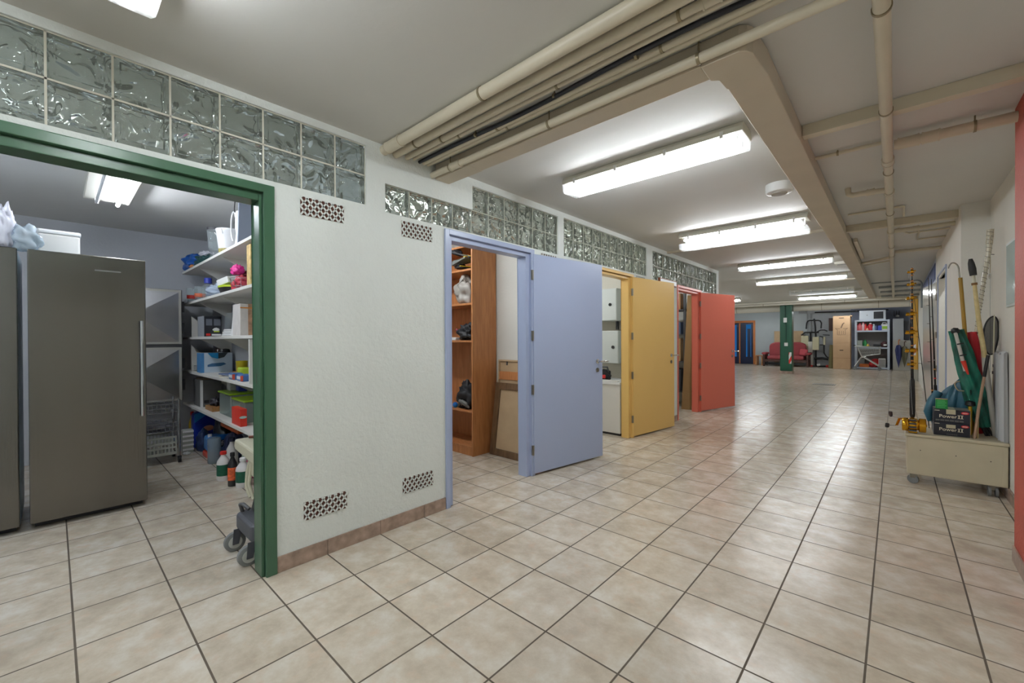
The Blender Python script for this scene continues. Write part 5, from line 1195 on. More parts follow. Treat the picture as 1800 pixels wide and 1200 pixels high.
rod('thin dark rod slanting across behind the gold-guide rod', 1634, 757, 1607, 522, 5.40, 0.004, 0.0018, None, (0.5, 0.7), m_=mat('rod_green', (40, 44, 40), 0.3))

# teal bag
a = pt(1672, 745, 5.37)
t = thing('teal_bag', 'teal tarpaulin bag slumped behind the black cartons', 'bag', (0.375, 5.37, CT))
m = MB()
nu, nv = 72, 30
vs_ = []; fs = []
for i in range(nv+1):
    h = i/nv
    r_ = 0.125*(math.sin(math.pi*min(1, 0.25+0.72*h))**0.7) if h < 0.9 else 0.125*(math.sin(math.pi*0.9)**0.7)*(1-(h-0.9)*8)
    for j in range(nu):
        a_ = 2*math.pi*j/nu; fold = 1+0.13*math.sin(7*a_+5*h)+0.07*math.sin(13*a_-3*h)+0.04*math.sin(21*a_+9*h)
        lean = 0.06*h*h
        vs_.append((r_*fold*math.cos(a_)*1.05+lean, r_*fold*math.sin(a_)*0.45, 0.005+h*0.49-0.06*math.cos(a_-2.8)*h))
for i in range(nv):
    for j in range(nu): fs.append((i*nu+j, i*nu+(j+1) % nu, (i+1)*nu+(j+1) % nu, (i+1)*nu+j))
fs.append(tuple(range(nu-1, -1, -1))); fs.append(tuple(nv*nu+j for j in range(nu)))
m.add(vs_, fs); m.build('bag', mat('tarp_teal', (50, 98, 118), 0.32, bump=0.5, bscale=12), parent=t, smooth=True)
m = MB(); m.tube([(-0.09, -0.02, 0.34), (-0.13, -0.05, 0.26), (-0.155, -0.07, 0.16), (-0.15, -0.08, 0.08)], [0.03, 0.035, 0.032, 0.012], 12); m.build('trailing_corner', mat('tarp_teal', (44, 92, 112), 0.4), parent=t, smooth=True)
m = MB(); m.tube(catmull([(0.11, -0.03, 0.42), (0.06, -0.06, 0.45), (0.01, -0.07, 0.43), (0.03, -0.075, 0.37), (0.09, -0.06, 0.37)]), 0.005, 8); m.build('cord', mat('rope_beige', (168, 154, 128), 0.7), parent=t, smooth=True)

# folded green windbreak
GY = 5.30
def gl(u, v, y=GY): return pt(u, v, y)
p0 = Vector((0.555, GY, CT+0.07)); p1 = gl(1681, 580)
t = thing('green_umbrella', 'folded dark green umbrella with a silver grip leaning on the wall', 'umbrella', (p0.x, p0.y, p0.z))
d = p1-p0; m = MB(); nu, nv = 44, 20; vs_ = []; fs = []
ax_ = d.normalized(); bx_ = Vector((0, 1, 0)).cross(ax_).normalized(); cx_ = ax_.cross(bx_)
for i in range(nv+1):
    h = i/nv; r_ = 0.026+0.042*math.sin(math.pi*(0.15+0.75*h))
    if h > 0.9: r_ = 0.046
    for j in range(nu):
        a_ = 2*math.pi*j/nu; fold = 1+0.20*math.sin(6*a_+9.0*h)+0.06*math.sin(11*a_)
        q = d*h+bx_*math.cos(a_)*r_*fold*0.90+cx_*math.sin(a_)*r_*fold*0.6; vs_.append(tuple(q))
for i in range(nv):
    for j in range(nu): fs.append((i*nu+j, i*nu+(j+1) % nu, (i+1)*nu+(j+1) % nu, (i+1)*nu+j))
fs.append(tuple(range(nu-1, -1, -1))); fs.append(tuple(nv*nu+j for j in range(nu)))
m.add(vs_, fs); m.build('canopy', mat('canopy_green', (22, 92, 76), 0.45, var=0.75, vscale=7, aniso=(3.0, 1.5, 0.9)), parent=t, smooth=True)
MB().tube([tuple(gl(1679, 583, GY-0.06)-p0), tuple(gl(1697, 652, GY-0.07)-p0)], [0.012, 0.013], 12).build('grip', mat('grip_silver', (190, 186, 180), 0.3), parent=t, smooth=True)
MB().tube([tuple(gl(1693, 634, GY-0.085)-p0), tuple(gl(1702, 658, GY-0.085)-p0)], [0.017, 0.006], 12).build('red_sleeve', mat('sleeve_red', (206, 56, 40), 0.4), parent=t, smooth=True)
MB().blob(tuple(gl(1679, 586, GY-0.05)-p0), 0.028, 0.025, 0.05, 0.15, 3, 4).build('end_cap', M_black, parent=t, smooth=True)
for (u, v) in ((1688, 604), (1693, 624)): MB().tube([tuple(gl(u-6, v+1, GY-0.08)-p0), tuple(gl(u+6, v-1, GY-0.08)-p0)], 0.005, 8).build('strap', M_black, parent=t, smooth=True)
MB().tube([(0, 0, 0), tuple(-d*0.10)], [0.016, 0.010], 12).build('ferrule', M_black, parent=t, smooth=True)

# long red bag behind
t = thing('red_bag', 'long red fabric bag standing behind the green umbrella', 'bag', (0.52, 5.405, CT))
MB().tube([(0.02, 0, 0), (0.01, 0, 0.05), (0.0, 0, 0.4), (-0.02, 0, 0.75), (-0.03, 0, 0.875)], [0.03, 0.04, 0.045, 0.045, 0.034], 16).build('bag', mat('bag_red', (176, 30, 42), 0.55, bump=0.2, bscale=20), parent=t, smooth=True)
MB().tube([(-0.07, 0, 0.86), (-0.03, 0, 0.872), (0.01, 0, 0.866)], 0.006, 8).build('hem', M_black, parent=t, smooth=True)

# gaff
def poly(pts, y, base): return [tuple(pt(u, v, y)-base) for u, v in pts]
b0 = Vector((0.515, 5.36, CT)); GYY = 5.36
b0 = Vector((0.50, GYY, CT))
t = thing('gaff_hook', 'ochre-handled gaff with a grey curved hook', 'gaff', tuple(b0))
g1 = pt(1688, 488, GYY)-b0
MB().tube([(0.0, 0.0, 0.0), tuple(g1)], [0.013, 0.0135], 14).build('handle', mat('handle_ochre', (160, 124, 44), 0.4), parent=t, smooth=True)
hk = [(1687, 489), (1686, 480), (1685, 471), (1682, 465), (1677, 462), (1672, 463), (1668, 468), (1667, 472)]
MB().tube(catmull(poly(hk, GYY, b0), 4), [0.006]*20+[0.005]*6+[0.004]*2+[0.002], 10).build('hook', M_hinge, parent=t, smooth=True)

# tall pole with black tip
TY = 5.30; b0 = Vector((pt(1751, 770, TY).x, TY, CT))
t = thing('bamboo_pole', 'tall bamboo pole with a black rubber tip', 'pole', tuple(b0))
MB().tube(poly([(1706, 455), (1707, 462), (1709, 472), (1711, 484)], TY, b0), [0.012, 0.020, 0.024, 0.022], 14).build('rubber_tip', mat('rubber_black', (46, 46, 46), 0.7), parent=t, smooth=True)
MB().tube(poly([(1711, 484), (1713, 500)], TY, b0), [0.011, 0.012], 12).build('metal_neck', mat('neck_cream', (196, 192, 172), 0.4), parent=t, smooth=True)
MB().tube(poly([(1713, 500), (1720, 560), (1733, 640)], TY, b0), [0.013, 0.015, 0.017], 14).build('bamboo', mat('bamboo_cream', (206, 186, 134), 0.5, var=0.18, vscale=24), parent=t, smooth=True)
MB().cyl(*poly([(1712.6, 497), (1713.2, 501)], TY, b0), 0.019, n=14).build('knot', mat('knot_brown', (120, 84, 40), 0.5), parent=t, smooth=True)
MB().tube(poly([(1731, 628), (1740, 700)], TY, b0)+[(0, 0, 0.0)], [0.017, 0.019, 0.020], 14).build('lower_sleeve', mat('sleeve_grey', (182, 178, 168), 0.45), parent=t, smooth=True)

# coiled transparent speargun-like tube
SY_ = 5.42; b0 = Vector((pt(1716, 600, SY_).x+0.03, SY_, CT))
t = thing('coiled_tube', 'mottled coiled tube leaning tallest against the white wall', 'tube', tuple(b0))
path = [(1741, 403), (1738, 440), (1730, 490), (1724, 530), (1719, 560), (1713, 600)]
pp = [Vector(q) for q in poly(path, SY_, b0)]
MB().tube([tuple(q) for q in pp], [0.019, 0.017, 0.013, 0.011, 0.010, 0.010], 14).build('tube', mat('tube_clear', (206, 200, 180), 0.15, var=0.15, vscale=40), parent=t, smooth=True)
MB().tube([tuple(pp[0]), tuple(pp[0]+(pp[1]-pp[0])*0.7)], 0.021, 4).build('top_block', mat('block_beige', (196, 184, 158), 0.6, var=0.3, vscale=50), parent=t)
hx = []
for k in range(160):
    f_ = k/159*4.4; i = min(int(f_), 4); q = pp[i].lerp(pp[i+1], f_-i); rr = 0.020-0.009*f_/4.4; a_ = k*0.95
    hx.append((q.x+rr*math.cos(a_), q.y+rr*math.sin(a_), q.z))
MB().tube(hx, 0.0022, 5).build('coil', mat('coil_grey', (120, 112, 100), 0.4), parent=t, smooth=True)
MB().tube([tuple(pp[-1]), (-0.012, 0, 0.5), (0, 0, 0)], [0.016, 0.014, 0.012], 12).build('stock', M_black, parent=t, smooth=True)

# landing net with a long thin handle
NY = 5.50; b0 = Vector((0.615, NY, CT))
t = thing('landing_net', 'black hoop landing net hanging beside the white wall', 'net', tuple(b0))
hp = [(1729, 585), (1733, 568), (1740, 559), (1748, 556), (1754, 565), (1755, 585), (1752, 605), (1747, 620), (1738, 622), (1731, 610)]
hpp = catmull(poly(hp, NY, b0), 4, True); MB().tube(hpp, 0.006, 8, closed=True).build('hoop', M_black, parent=t, smooth=True)
m = MB(); cn = Vector((0, 0, 0)); 
for q in hpp: cn += Vector(q)/len(hpp)
vs_ = [tuple(Vector(q)+(cn-Vector(q))*s+Vector((0, 0.05*math.sin(s*1.5), -0.03*s))) for s in (0.03, 0.35, 0.7) for q in hpp]+[tuple(cn+Vector((0, 0.055, -0.04)))]
n_ = len(hpp); fs = []
for i in range(2):
    for j in range(n_): fs.append((i*n_+j, i*n_+(j+1) % n_, (i+1)*n_+(j+1) % n_, (i+1)*n_+j))
for j in range(n_): fs.append((2*n_+j, 2*n_+(j+1) % n_, 3*n_))
m.add(vs_, fs); m.build('mesh', mat('net_dark', (26, 34, 42), 0.6, var=0.5, vscale=30, bump=0.6, bscale=60, alpha=0.8), parent=t, smooth=True)
MB().tube(poly([(1748, 553), (1747, 600), (1746, 660)], NY-0.02, b0)+[(0.0, 0, 0.0)], [0.004, 0.005, 0.005, 0.006], 8).build('handle', mat('handle_cream', (206, 204, 178), 0.4), parent=t, smooth=True)
m = MB(); 
for (u, v) in ((1747, 640), (1746, 652)): m.cyl(*poly([(u, v), (u, v+5)], NY-0.02, b0), 0.008, n=10)
m.build('fitting', M_dark, parent=t, smooth=True)

# walking stick
KY = 5.08; b0 = Vector((pt(1713, 775, KY).x, KY, CT))
t = thing('walking_stick', 'brown wooden stick with a black grip beside the black cartons', 'stick', tuple(b0))
MB().tube([(0, 0, 0)]+poly([(1720, 720), (1730, 662)], KY+0.03, b0), [0.010, 0.010, 0.009], 10).build('shaft', mat('stick_wood', (164, 132, 108), 0.5, var=0.15, vscale=20), parent=t, smooth=True)
MB().tube(poly([(1730, 662), (1737, 624)], KY+0.03, b0), [0.011, 0.011], 10).build('grip', M_black, parent=t, smooth=True)
b0 = Vector((pt(1717, 775, KY).x+0.008, KY+0.04, CT))
t = thing('bamboo_cane', 'thin bamboo cane crossing beside the walking stick', 'cane', tuple(b0)); MB().tube([(0, 0, 0)]+poly([(1719, 735), (1722, 700)], KY+0.04, b0), 0.006, 8).build('shaft', mat('bamboo_cream', (206, 186, 134), 0.5), parent=t, smooth=True)
# dark folded tripod leg at the foot of the umbrella
b0 = Vector((0.585, 5.28, CT)); t = thing('folded_tripod', 'black folded tripod behind the pole foot on the plinth', 'tripod', tuple(b0))
for k in range(3): MB().tube([(0.02*k-0.02, 0.015*k, 0), (0.01*k-0.085, 0.02*k, 0.21)], [0.008, 0.012], 10).build('leg', M_black, parent=t, smooth=True)
# yellow handled pump
b0 = Vector((pt(1704, 742, 5.33).x, 5.275, CT)); t = thing('hand_pump', 'black and yellow hand tool standing behind the cartons', 'tool', tuple(b0))
MB().tube([(0, 0, 0), (0, 0, 0.24)], 0.012, 12).build('shaft', mat('tool_yellow', (200, 160, 40), 0.4), parent=t, smooth=True)
MB().tube([(0, 0, 0.24), (0, 0, 0.25), (0, 0, 0.28), (0, 0, 0.29), (0, 0, 0.38)], [0.016, 0.034, 0.030, 0.012, 0.008], 14).build('collar', M_black, parent=t, smooth=True)

# folded white cloth panels against the wall
t = thing('white_awning', 'white pleated cloth panels stacked upright against the wall', 'cloth', (0.632, 5.20, CT))
m = MB(); n_ = 60; vs_ = []
for k in range(n_+1):
    y = -0.16+0.36*k/n_; x = 0.018*math.sin(k*0.75)+0.004*math.sin(k*0.31)
    vs_ += [(x, y, 0.0), (x*0.7, y+0.01, 0.70+0.015*math.sin(k*0.4))]
vs2 = [(p[0]+0.006, p[1], p[2]) for p in vs_]; N2 = len(vs_); fs = []
for k in range(n_): fs += [(2*k, 2*k+2, 2*k+3, 2*k+1), (N2+2*k+1, N2+2*k+3, N2+2*k+2, N2+2*k)]
m.add(vs_+vs2, fs); m.build('cloth', mat('awning_white', (190, 192, 193), 0.7), parent=t, smooth=True)
# wall hung cord with ring, and framed glass
t = thing('wall_string', 'thin cord with a metal ring hung from a nail in the wall corner', 'cord', (0.655, 5.86, 1.84))
MB().tube([(-0.006, 0, 0.33), (-0.006, -0.01, 0.1), (-0.006, 0, 0.02)], 0.003, 6).build('cord', mat('rope_beige', (168, 154, 128), 0.7), parent=t, smooth=True)
MB().tube([(-0.008, 0.022*math.cos(q), 0.022*math.sin(q)-0.01) for q in [2*math.pi*k/18 for k in range(18)]], 0.005, 8, closed=True).build('ring', M_chrome, parent=t, smooth=True)
MB().tube([(-0.006, 0, -0.03), (-0.008, -0.02, -0.5), (-0.006, -0.03, -0.9)], 0.0018, 5).build('line', mat('line_grey', (150, 150, 150), 0.3), parent=t, smooth=True)
MB().cyl((0.004, -0.14, 0.17), (-0.02, -0.14, 0.175), 0.003, n=8).build('nail', M_dark, parent=t)
t = thing('framed_picture', 'pale framed picture on the wall edge beside the red pier', 'picture', (0.659, 4.80, 1.50))
MB().box(-0.010, 0, -0.30, 0.30, 0, 0.50).build('frame', mat('frame_pale', (190, 202, 200), 0.3), parent=t, bevel=0.003)
MB().box(-0.0115, -0.010, -0.28, 0.28, 0.02, 0.48).build('glass', mat('picture_glass', (170, 196, 200), 0.08), parent=t)

# ================================================================ far hall
t = thing('green_column', 'dark green column with switch boxes in the far hall', 'column', (-2.87, 17.74, 0))
MB().box(-0.18, 0.185, -0.18, 0.18, 0.09, ZC-0.002).build('shaft', mat('column_green', (30, 84, 62), 0.35), parent=t, bevel=0.025, seg=2)
MB().box(-0.19, 0.195, -0.19, 0.19, 0, 0.09).build('base', M_base, parent=t)
CYF = 17.56
def cpos(u, v): p = ay(u, v, CYF); return (p.x+2.87, p.z)
a = cpos(1377.5, 558.5); b = cpos(1383.5, 566.5); MB().box(a[0], b[0], -0.225, -0.18, b[1], a[1]).build('switch_box', M_white, parent=t, bevel=0.006)
a = cpos(1379, 602); b = cpos(1385, 608); MB().box(a[0], b[0], -0.225, -0.18, b[1], a[1]).build('switch_box', M_white, parent=t, bevel=0.006)
a = cpos(1380.5, 545); MB().tube([(a[0], -0.195, 2.5), (a[0], -0.195, cpos(1380, 559)[1])], 0.014, 10).build('conduit', mat('column_green_dark', (22, 60, 46), 0.4), parent=t, smooth=True)
MB().tube([(a[0]-0.01, -0.19, cpos(1380, 566)[1]), (a[0]+0.02, -0.19, cpos(1380, 572)[1]), (a[0]+0.025, -0.19, cpos(1380, 602)[1])], 0.012, 10).build('conduit', mat('column_green_dark', (22, 60, 46), 0.4), parent=t, smooth=True)
a = cpos(1386.5, 619); b = cpos(1392, 639)
sg = MB().box(a[0], 0.172, -0.186, -0.178, b[1], a[1]).build('hazard_sign', M_white, parent=t)
m = MB(); w_ = 0.172-a[0]; h_ = a[1]-b[1]
m.prism([(a[0], b[1]), (a[0], b[1]+h_*0.30), (0.172, b[1]+h_*0.72), (0.172, b[1]+h_*0.30), (a[0]+w_*0.3, b[1])], 'y', -0.189, -0.186); m.prism([(a[0], a[1]-h_*0.28), (a[0], a[1]), (a[0]+w_*0.35, a[1])], 'y', -0.189, -0.186); m.build('red_stripes', M_haz, parent=sg)

# sofa with wooden frame
M_sofa = mat('sofa_red', (142, 58, 62), 0.7, bump=0.2, bscale=30, var=0.08); M_dwood = wood_mat('dark_wood', (56, 32, 26), (84, 50, 38))
SX0, SX1, SYF = ay(1338, 640, 21.75).x, ay(1424, 640, 21.75).x, 21.75
t = thing('red_sofa', 'two-seat red sofa with dark wooden frame behind the green column', 'sofa', ((SX0+SX1)/2, SYF+0.45, 0)); hw = (SX1-SX0)/2
for s, nm_ in ((-1, 'seat'), (1, 'seat')):
    cxx = s*hw*0.38
    MB().box(cxx-hw*0.375, cxx+hw*0.375, -0.42, 0.25, 0.30, 0.48).build('seat_cushion', M_sofa, parent=t, bevel=0.07, seg=4)
    m = MB(); w2 = hw*0.40
    pts = [(-w2, 0.44)]+[(-w2*(0.98 if k in (0, 10) else 1)*math.cos(math.pi*k/10), 0.86+0.22*math.sin(math.pi*k/10)**0.8) for k in range(11)]+[(w2, 0.44)]
    m.prism([(p[0]+cxx, p[1]) for p in pts], 'y', 0.10, 0.32); bk = m.build('back_cushion', M_sofa, parent=t, bevel=0.06, seg=3)
for s in (-1, 1):
    xa = s*(hw-0.10)
    MB().box(xa-0.09, xa+0.09, -0.45, 0.25, 0.52, 0.62).build('armrest', M_sofa, parent=t, bevel=0.04, seg=3)
    m = MB(); m.prism([(-0.44, 0), (-0.36, 0), (-0.34, 0.30), (0.20, 0.30), (0.24, 0), (0.32, 0), (0.28, 0.52), (-0.45, 0.52)], 'x', xa-0.035, xa+0.035); m.build('side_frame', M_dwood, parent=t, bevel=0.01)
MB().box(-hw+0.1, hw-0.1, -0.40, -0.36, 0.20, 0.30).build('front_rail', M_dwood, parent=t, bevel=0.006)
m = MB(); m.box(-hw+0.1, hw-0.1, -0.30, -0.28, 0.06, 0.18); m.build('under_slats', M_black, parent=t)
o = MB().box(-0.15, 0.15, -0.05, 0.05, 0, 0.30).build('throw_cushion', mat('cushion_rose', (172, 68, 76), 0.7), loc=(ay(1409, 626, SYF).x, SYF+0.36, 0.485), rot=(-0.25, 0.1, 0), bevel=0.045, seg=3); tag(o, 'small rose red cushion on the right of the sofa', 'cushion')
a = ay(1329.5, 621, 22.3); t = thing('side_table', 'small wooden side table between the far door and the sofa', 'table', (a.x+0.11, 22.5, 0)); 
MB().box(-0.16, 0.16, -0.22, 0.22, 0.42, 0.46).build('table_top', wood_mat('table_wood', (150, 100, 58), (176, 124, 78)), parent=t, bevel=0.006)
for sx in (-1, 1):
    for s_ in (-1, 1): MB().box(sx*0.12-0.03, sx*0.12+0.03, s_*0.18-0.03, s_*0.18+0.03, 0, 0.42).build('leg', wood_mat('table_wood', (150, 100, 58), (176, 124, 78)), parent=t)
a = ay(1361, 582, 22.85); b = ay(1412, 600, 22.85)
bx('tan_panel', M_tan, a.x, b.x, 22.84, 22.88, 0.0, a.z, 'large tan board standing behind the red sofa', 'board')

# exercise machine
EY_ = 22.66
def ep(u, v, y=EY_): p = ay(u, v, y); return p
t = thing('exercise_machine', 'multi-gym with beige weight covers and black bars beside the sofa', 'exercise machine', (ep(1433, 640).x, EY_, 0)); B0 = Vector(t.location)
M_eb = mat('gym_beige', (196, 190, 158), 0.5); M_ew = mat('gym_white', (208, 208, 196), 0.4)
def epanel(n, u0, u1, v0, v1, dy, m_, th=0.12):
    a = ep(u0, v0)-B0; b = ep(u1, v1)-B0; return MB().box(a.x, b.x, dy, dy+th, max(b.z, 0.0), a.z).build(n, m_, parent=t, bevel=0.012)
epanel('weight_cover', 1408, 1421, 590, 616, 0.0, M_eb); epanel('weight_cover', 1420.5, 1429, 600, 619, -0.05, M_ew)
epanel('weight_cover', 1422, 1429, 620, 642, 0.0, M_ew); epanel('back_pad', 1429.5, 1440.5, 592, 615, -0.22, M_eb, 0.09); epanel('arm_pad', 1448, 1452, 592, 606, -0.20, M_eb, 0.09)
def ebar(n, pts, r, m_=M_black, dy=0.0): return MB().tube([tuple(ep(u, v)-B0+Vector((0, dy, 0))) for u, v in pts], r, 10).build(n, m_, parent=t, smooth=True)
ebar('top_bar', [(1417, 578), (1418, 568), (1420, 564), (1424, 563), (1438, 563), (1442, 564), (1444, 568), (1443, 577)], 0.028)
ebar('upright', [(1431, 560), (1433, 575), (1434, 590), (1434, 643)], 0.035)
ebar('upright', [(1424, 585), (1424, 643)], 0.03, dy=0.1)
ebar('press_bar', [(1409, 589), (1416, 584), (1428, 584), (1440, 584)], 0.032, dy=-0.1)
ebar('curved_bar', [(1437, 583), (1443, 580), (1450, 580), (1455, 582)], 0.024, dy=-0.1)
ebar('arm_bar', [(1441, 591), (1447, 592), (1449, 600), (1449, 620), (1453, 626), (1457, 629)], 0.026, dy=-0.1)
ebar('cross_bar', [(1447, 588), (1459, 589)], 0.016, dy=-0.12); ebar('cross_bar', [(1441, 606), (1449, 606)], 0.02)
ebar('seat_frame', [(1432, 630), (1446, 629), (1457, 631)], 0.05, dy=-0.15)
ebar('base_bar', [(1424, 643.5), (1457, 643.5)], 0.035, dy=0.0)
ebar('base_bar', [(1427, 643.2), (1456, 643.2)], 0.03, dy=-0.12)
for u in (1427, 1455): MB().blob(tuple(ep(u, 644)-B0+Vector((0, -0.13, -0.02))), 0.06, 0.06, 0.10, 0.05, 1, 1, 14, 8).build('red_foot', M_haz, parent=t, smooth=True)
ebar('cable', [(1433, 575), (1420, 584)], 0.008, M_grey); ebar('white_knob', [(1438, 641), (1443, 640)], 0.05, M_white, dy=-0.3)

# cardboard boxes
BY = 21.42; a = ay(1464, 555.5, BY); b = ay(1497, 649, BY); bx0, bx1 = a.x, ay(1494.5, 600, BY).x; zm = ay(1480, 603, BY).z; zt = a.z
for k in range(2):
    z0, z1 = (0, zm) if k == 0 else (zm, zt)
    t = thing('moving_box', ['lower tall cardboard moving box with a handle slot', 'upper cardboard moving box with a printed hand and carton mark'][k], 'box', ((bx0+bx1)/2, BY+0.32, z0), group='stacked moving boxes'); hw = (bx1-bx0)/2
    MB().box(-hw, hw, -0.32, 0.32, 0, z1-z0-0.002).build('carton', M_card, parent=t, bevel=0.006)
    hs = (z1-z0)-0.30 if k == 0 else (z1-z0)-0.10
    m = MB(); m.prism([(-0.09, hs+0.03), (-0.07, hs), (0.07, hs), (0.09, hs+0.03)] if k else [(-0.06, hs+0.03), (-0.06, hs), (0.06, hs), (0.06, hs+0.03)], 'y', -0.3225, -0.3195); m.build('handle_slot', mat('slot_dark', (52, 36, 26), 0.9), parent=t)
    if k == 0: MB().box(-hw, hw, -0.324, -0.319, (z1-z0)*0.42, (z1-z0)*0.43).build('flap_edge', mat('card_dark_brown', (150, 112, 76), 0.9), parent=t)  # darker brown strip along the flap edge
    else:
        M_ink = mat('print_ink', (92, 70, 52), 0.8); m = MB(); yy = (-0.3222, -0.3198)
        m.prism([(-0.03, 0.62), (0.0, 0.60), (0.06, 0.76), (0.10, 0.80), (0.08, 0.84), (0.02, 0.78)], 'y', *yy)
        m.build('hand_mark', M_ink, parent=t)
        m = MB()
        for (p_, q_) in (((-0.13, 0.34), (-0.13, 0.54)), ((0.12, 0.34), (0.12, 0.54)), ((-0.13, 0.54), (-0.20, 0.60)), ((0.12, 0.54), (0.20, 0.60)), ((-0.13, 0.34), (0.12, 0.34)), ((-0.07, 0.36), (-0.07, 0.50)), ((0.0, 0.36), (0.0, 0.50)), ((0.06, 0.36), (0.06, 0.50)), ((-0.20, 0.60), (-0.05, 0.58)), ((0.20, 0.60), (0.05, 0.58))): m.bar((p_[0], -0.321, p_[1]), (q_[0], -0.321, q_[1]), 0.012, 0.002, up=(0, 1, 0))
        m.build('carton_mark', M_ink, parent=t)
        MB().box(hw-0.02, hw+0.05, -0.28, 0.2, z1-z0-0.02, z1-z0+0.02).build('open_flap', M_card, parent=t)
t = thing('rolled_mat', 'olive rolled mat standing left of the cardboard boxes', 'mat', (ay(1460.5, 640, 21.7).x, 21.75, 0)); MB().tube([(0, 0, 0), (0.03, 0, ay(1461, 606, 21.7).z)], [0.09, 0.08], 16).build('roll', mat('mat_olive', (104, 96, 62), 0.8), parent=t, smooth=True)
a = ay(1457, 559, 22.9); b = ay(1464, 581, 22.9); bx('brown_wall_box', mat('box_darkbrown', (74, 52, 46), 0.6), a.x, b.x+0.1, 22.85, 22.99, b.z, a.z, 'dark brown box on the far wall above the rolled mat', 'box')

# white metal shelving and its contents
HY = 22.0; HX0, HX1 = ay(1502.5, 600, HY).x, ay(1564, 600, HY).x; HD = 0.5; M_rack = mat('rack_white', (196, 206, 220), 0.4)
def hz(v): return ay(1530, v, HY).z
t = thing('metal_shelving', 'pale metal shelving unit with bottles at the far wall', 'shelf', ((HX0+HX1)/2, HY+HD/2, 0)); hw = (HX1-HX0)/2; ztop = hz(562)
for sx in (-1, 1):
    for yy in (-HD/2, HD/2-0.04): MB().box(sx*hw-(0.07 if sx > 0 else 0), sx*hw+(0 if sx > 0 else 0.07), yy, yy+0.04, 0, ztop).build('post', M_rack, parent=t)
LV = [hz(645.5), hz(610), hz(580.5), ztop]
for z in LV: MB().box(-hw+0.01, hw-0.01, -HD/2-0.005, HD/2, z-0.06, z).build('shelf_board', M_rack, parent=t, bevel=0.004)
MB().box(-hw+0.02, hw-0.02, HD/2-0.02, HD/2-0.01, 0.2, ztop-0.06).build('back_sheet', mat('rack_dark', (124, 120, 118), 0.7), parent=t)
def hx_(u): return ay(u, 600, HY+0.12).x
z = LV[2]
for k, (u, w_, h_, c, c2, lb) in enumerate(((1506.5, 0.075, 0.26, (190, 70, 76), (200, 60, 60), 'red bottle farthest left on the shelving top tier'), (1511.5, 0.085, 0.29, (206, 110, 116), (196, 60, 70), 'rose bottle second from left on the top tier'), (1517.5, 0.06, 0.33, (224, 186, 190), (206, 120, 130), 'pale pink tall bottle on the top tier'), (1521.5, 0.055, 0.27, (204, 40, 36), (180, 30, 30), 'slim scarlet bottle on the top tier'), (1524.5, 0.07, 0.10, (226, 180, 150), (226, 220, 210), 'low peach tub between scarlet and crimson bottles'), (1530, 0.085, 0.30, (190, 40, 52), (222, 214, 214), 'large crimson bottle mid top tier'), (1536, 0.065, 0.25, (170, 190, 206), (230, 230, 230), 'pale blue spray bottle on the top tier'), (1541, 0.05, 0.22, (52, 62, 110), (40, 44, 70), 'navy slim bottle on the top tier'))):
    t = thing('household_bottle', lb, 'bottle', (hx_(u), HY+0.12, z), group='bottles on the metal shelving')
    MB().lathe([(w_*0.92, 0), (w_, 0.01), (w_, h_*0.62), (w_*0.5, h_*0.8), (w_*0.42, h_*0.86)], n=16).build('body', Mc('hb%d' % k, c, 0.35), parent=t, smooth=True)
    MB().lathe([(w_*0.45, h_*0.86), (w_*0.45, h_), (0, h_)], n=14).build('cap', Mc('hbc%d' % k, c2, 0.35), parent=t, smooth=True)
bx('blue_pack', Mc('pack_ultramarine', (66, 84, 176)), hx_(1543.5), hx_(1550), HY+0.05, HY+0.25, z, z+0.19, 'blue pack beside the white jug on the top tier', 'pack', bevel=0.01)
t = thing('white_jug', 'white jug with green label at the right of the top tier', 'jug', (hx_(1555), HY+0.15, z)); MB().box(-0.10, 0.10, -0.08, 0.08, 0, 0.24).build('body', M_white, parent=t, bevel=0.03, seg=3); MB().box(-0.07, 0.08, -0.084, -0.079, 0.05, 0.16).build('label', Mc('label_lime', (150, 190, 60)), parent=t); m = MB(); m.tube([(-0.07, 0, 0.23), (-0.05, 0, 0.30), (0.04, 0, 0.30), (0.06, 0, 0.23)], 0.018, 8); m.build('handle', M_white, parent=t, smooth=True)
z = LV[1]
bx('grey_basket', mat('basket_grey', (168, 172, 164), 0.6), hx_(1506.5), hx_(1516), HY+0.06, HY+0.35, z, z+0.27, 'grey basket on the middle tier behind the cart', 'basket', bevel=0.01)
for k, (u, w_, h_, c, c2, lb) in enumerate(((1520.5, 0.065, 0.30, (40, 130, 70), (30, 110, 56), 'green bottle on the middle tier'), (1525.5, 0.05, 0.14, (206, 180, 70), (226, 220, 180), 'small yellow bottle on the middle tier'))):
    t = thing('household_bottle', lb, 'bottle', (hx_(u), HY+0.1, z), group='bottles on the metal shelving')
    MB().lathe([(w_*0.92, 0), (w_, 0.01), (w_, h_*0.62), (w_*0.5, h_*0.8), (w_*0.42, h_*0.86)], n=16).build('body', Mc('mb%d' % k, c, 0.35), parent=t, smooth=True)
    MB().lathe([(w_*0.45, h_*0.86), (w_*0.45, h_), (0, h_)], n=14).build('cap', Mc('mbc%d' % k, c2, 0.35), parent=t, smooth=True)
bx('black_case', M_black, hx_(1535), hx_(1547), HY+0.04, HY+0.35, z, z+0.11, 'flat black case on the middle tier', 'case', bevel=0.01)
t = thing('dark_red_bag', 'dark red and black bag at the right of the middle tier', 'bag', (hx_(1555), HY+0.15, z)); MB().blob((0, 0, 0), 0.13, 0.12, 0.23, 0.2, 2, 71).build('bag', Mc('bag_maroon', (58, 26, 30)), parent=t, smooth=True); MB().box(-0.03, 0.06, -0.135, -0.10, 0.06, 0.12).build('patch', M_white, parent=t)
z = LV[0]
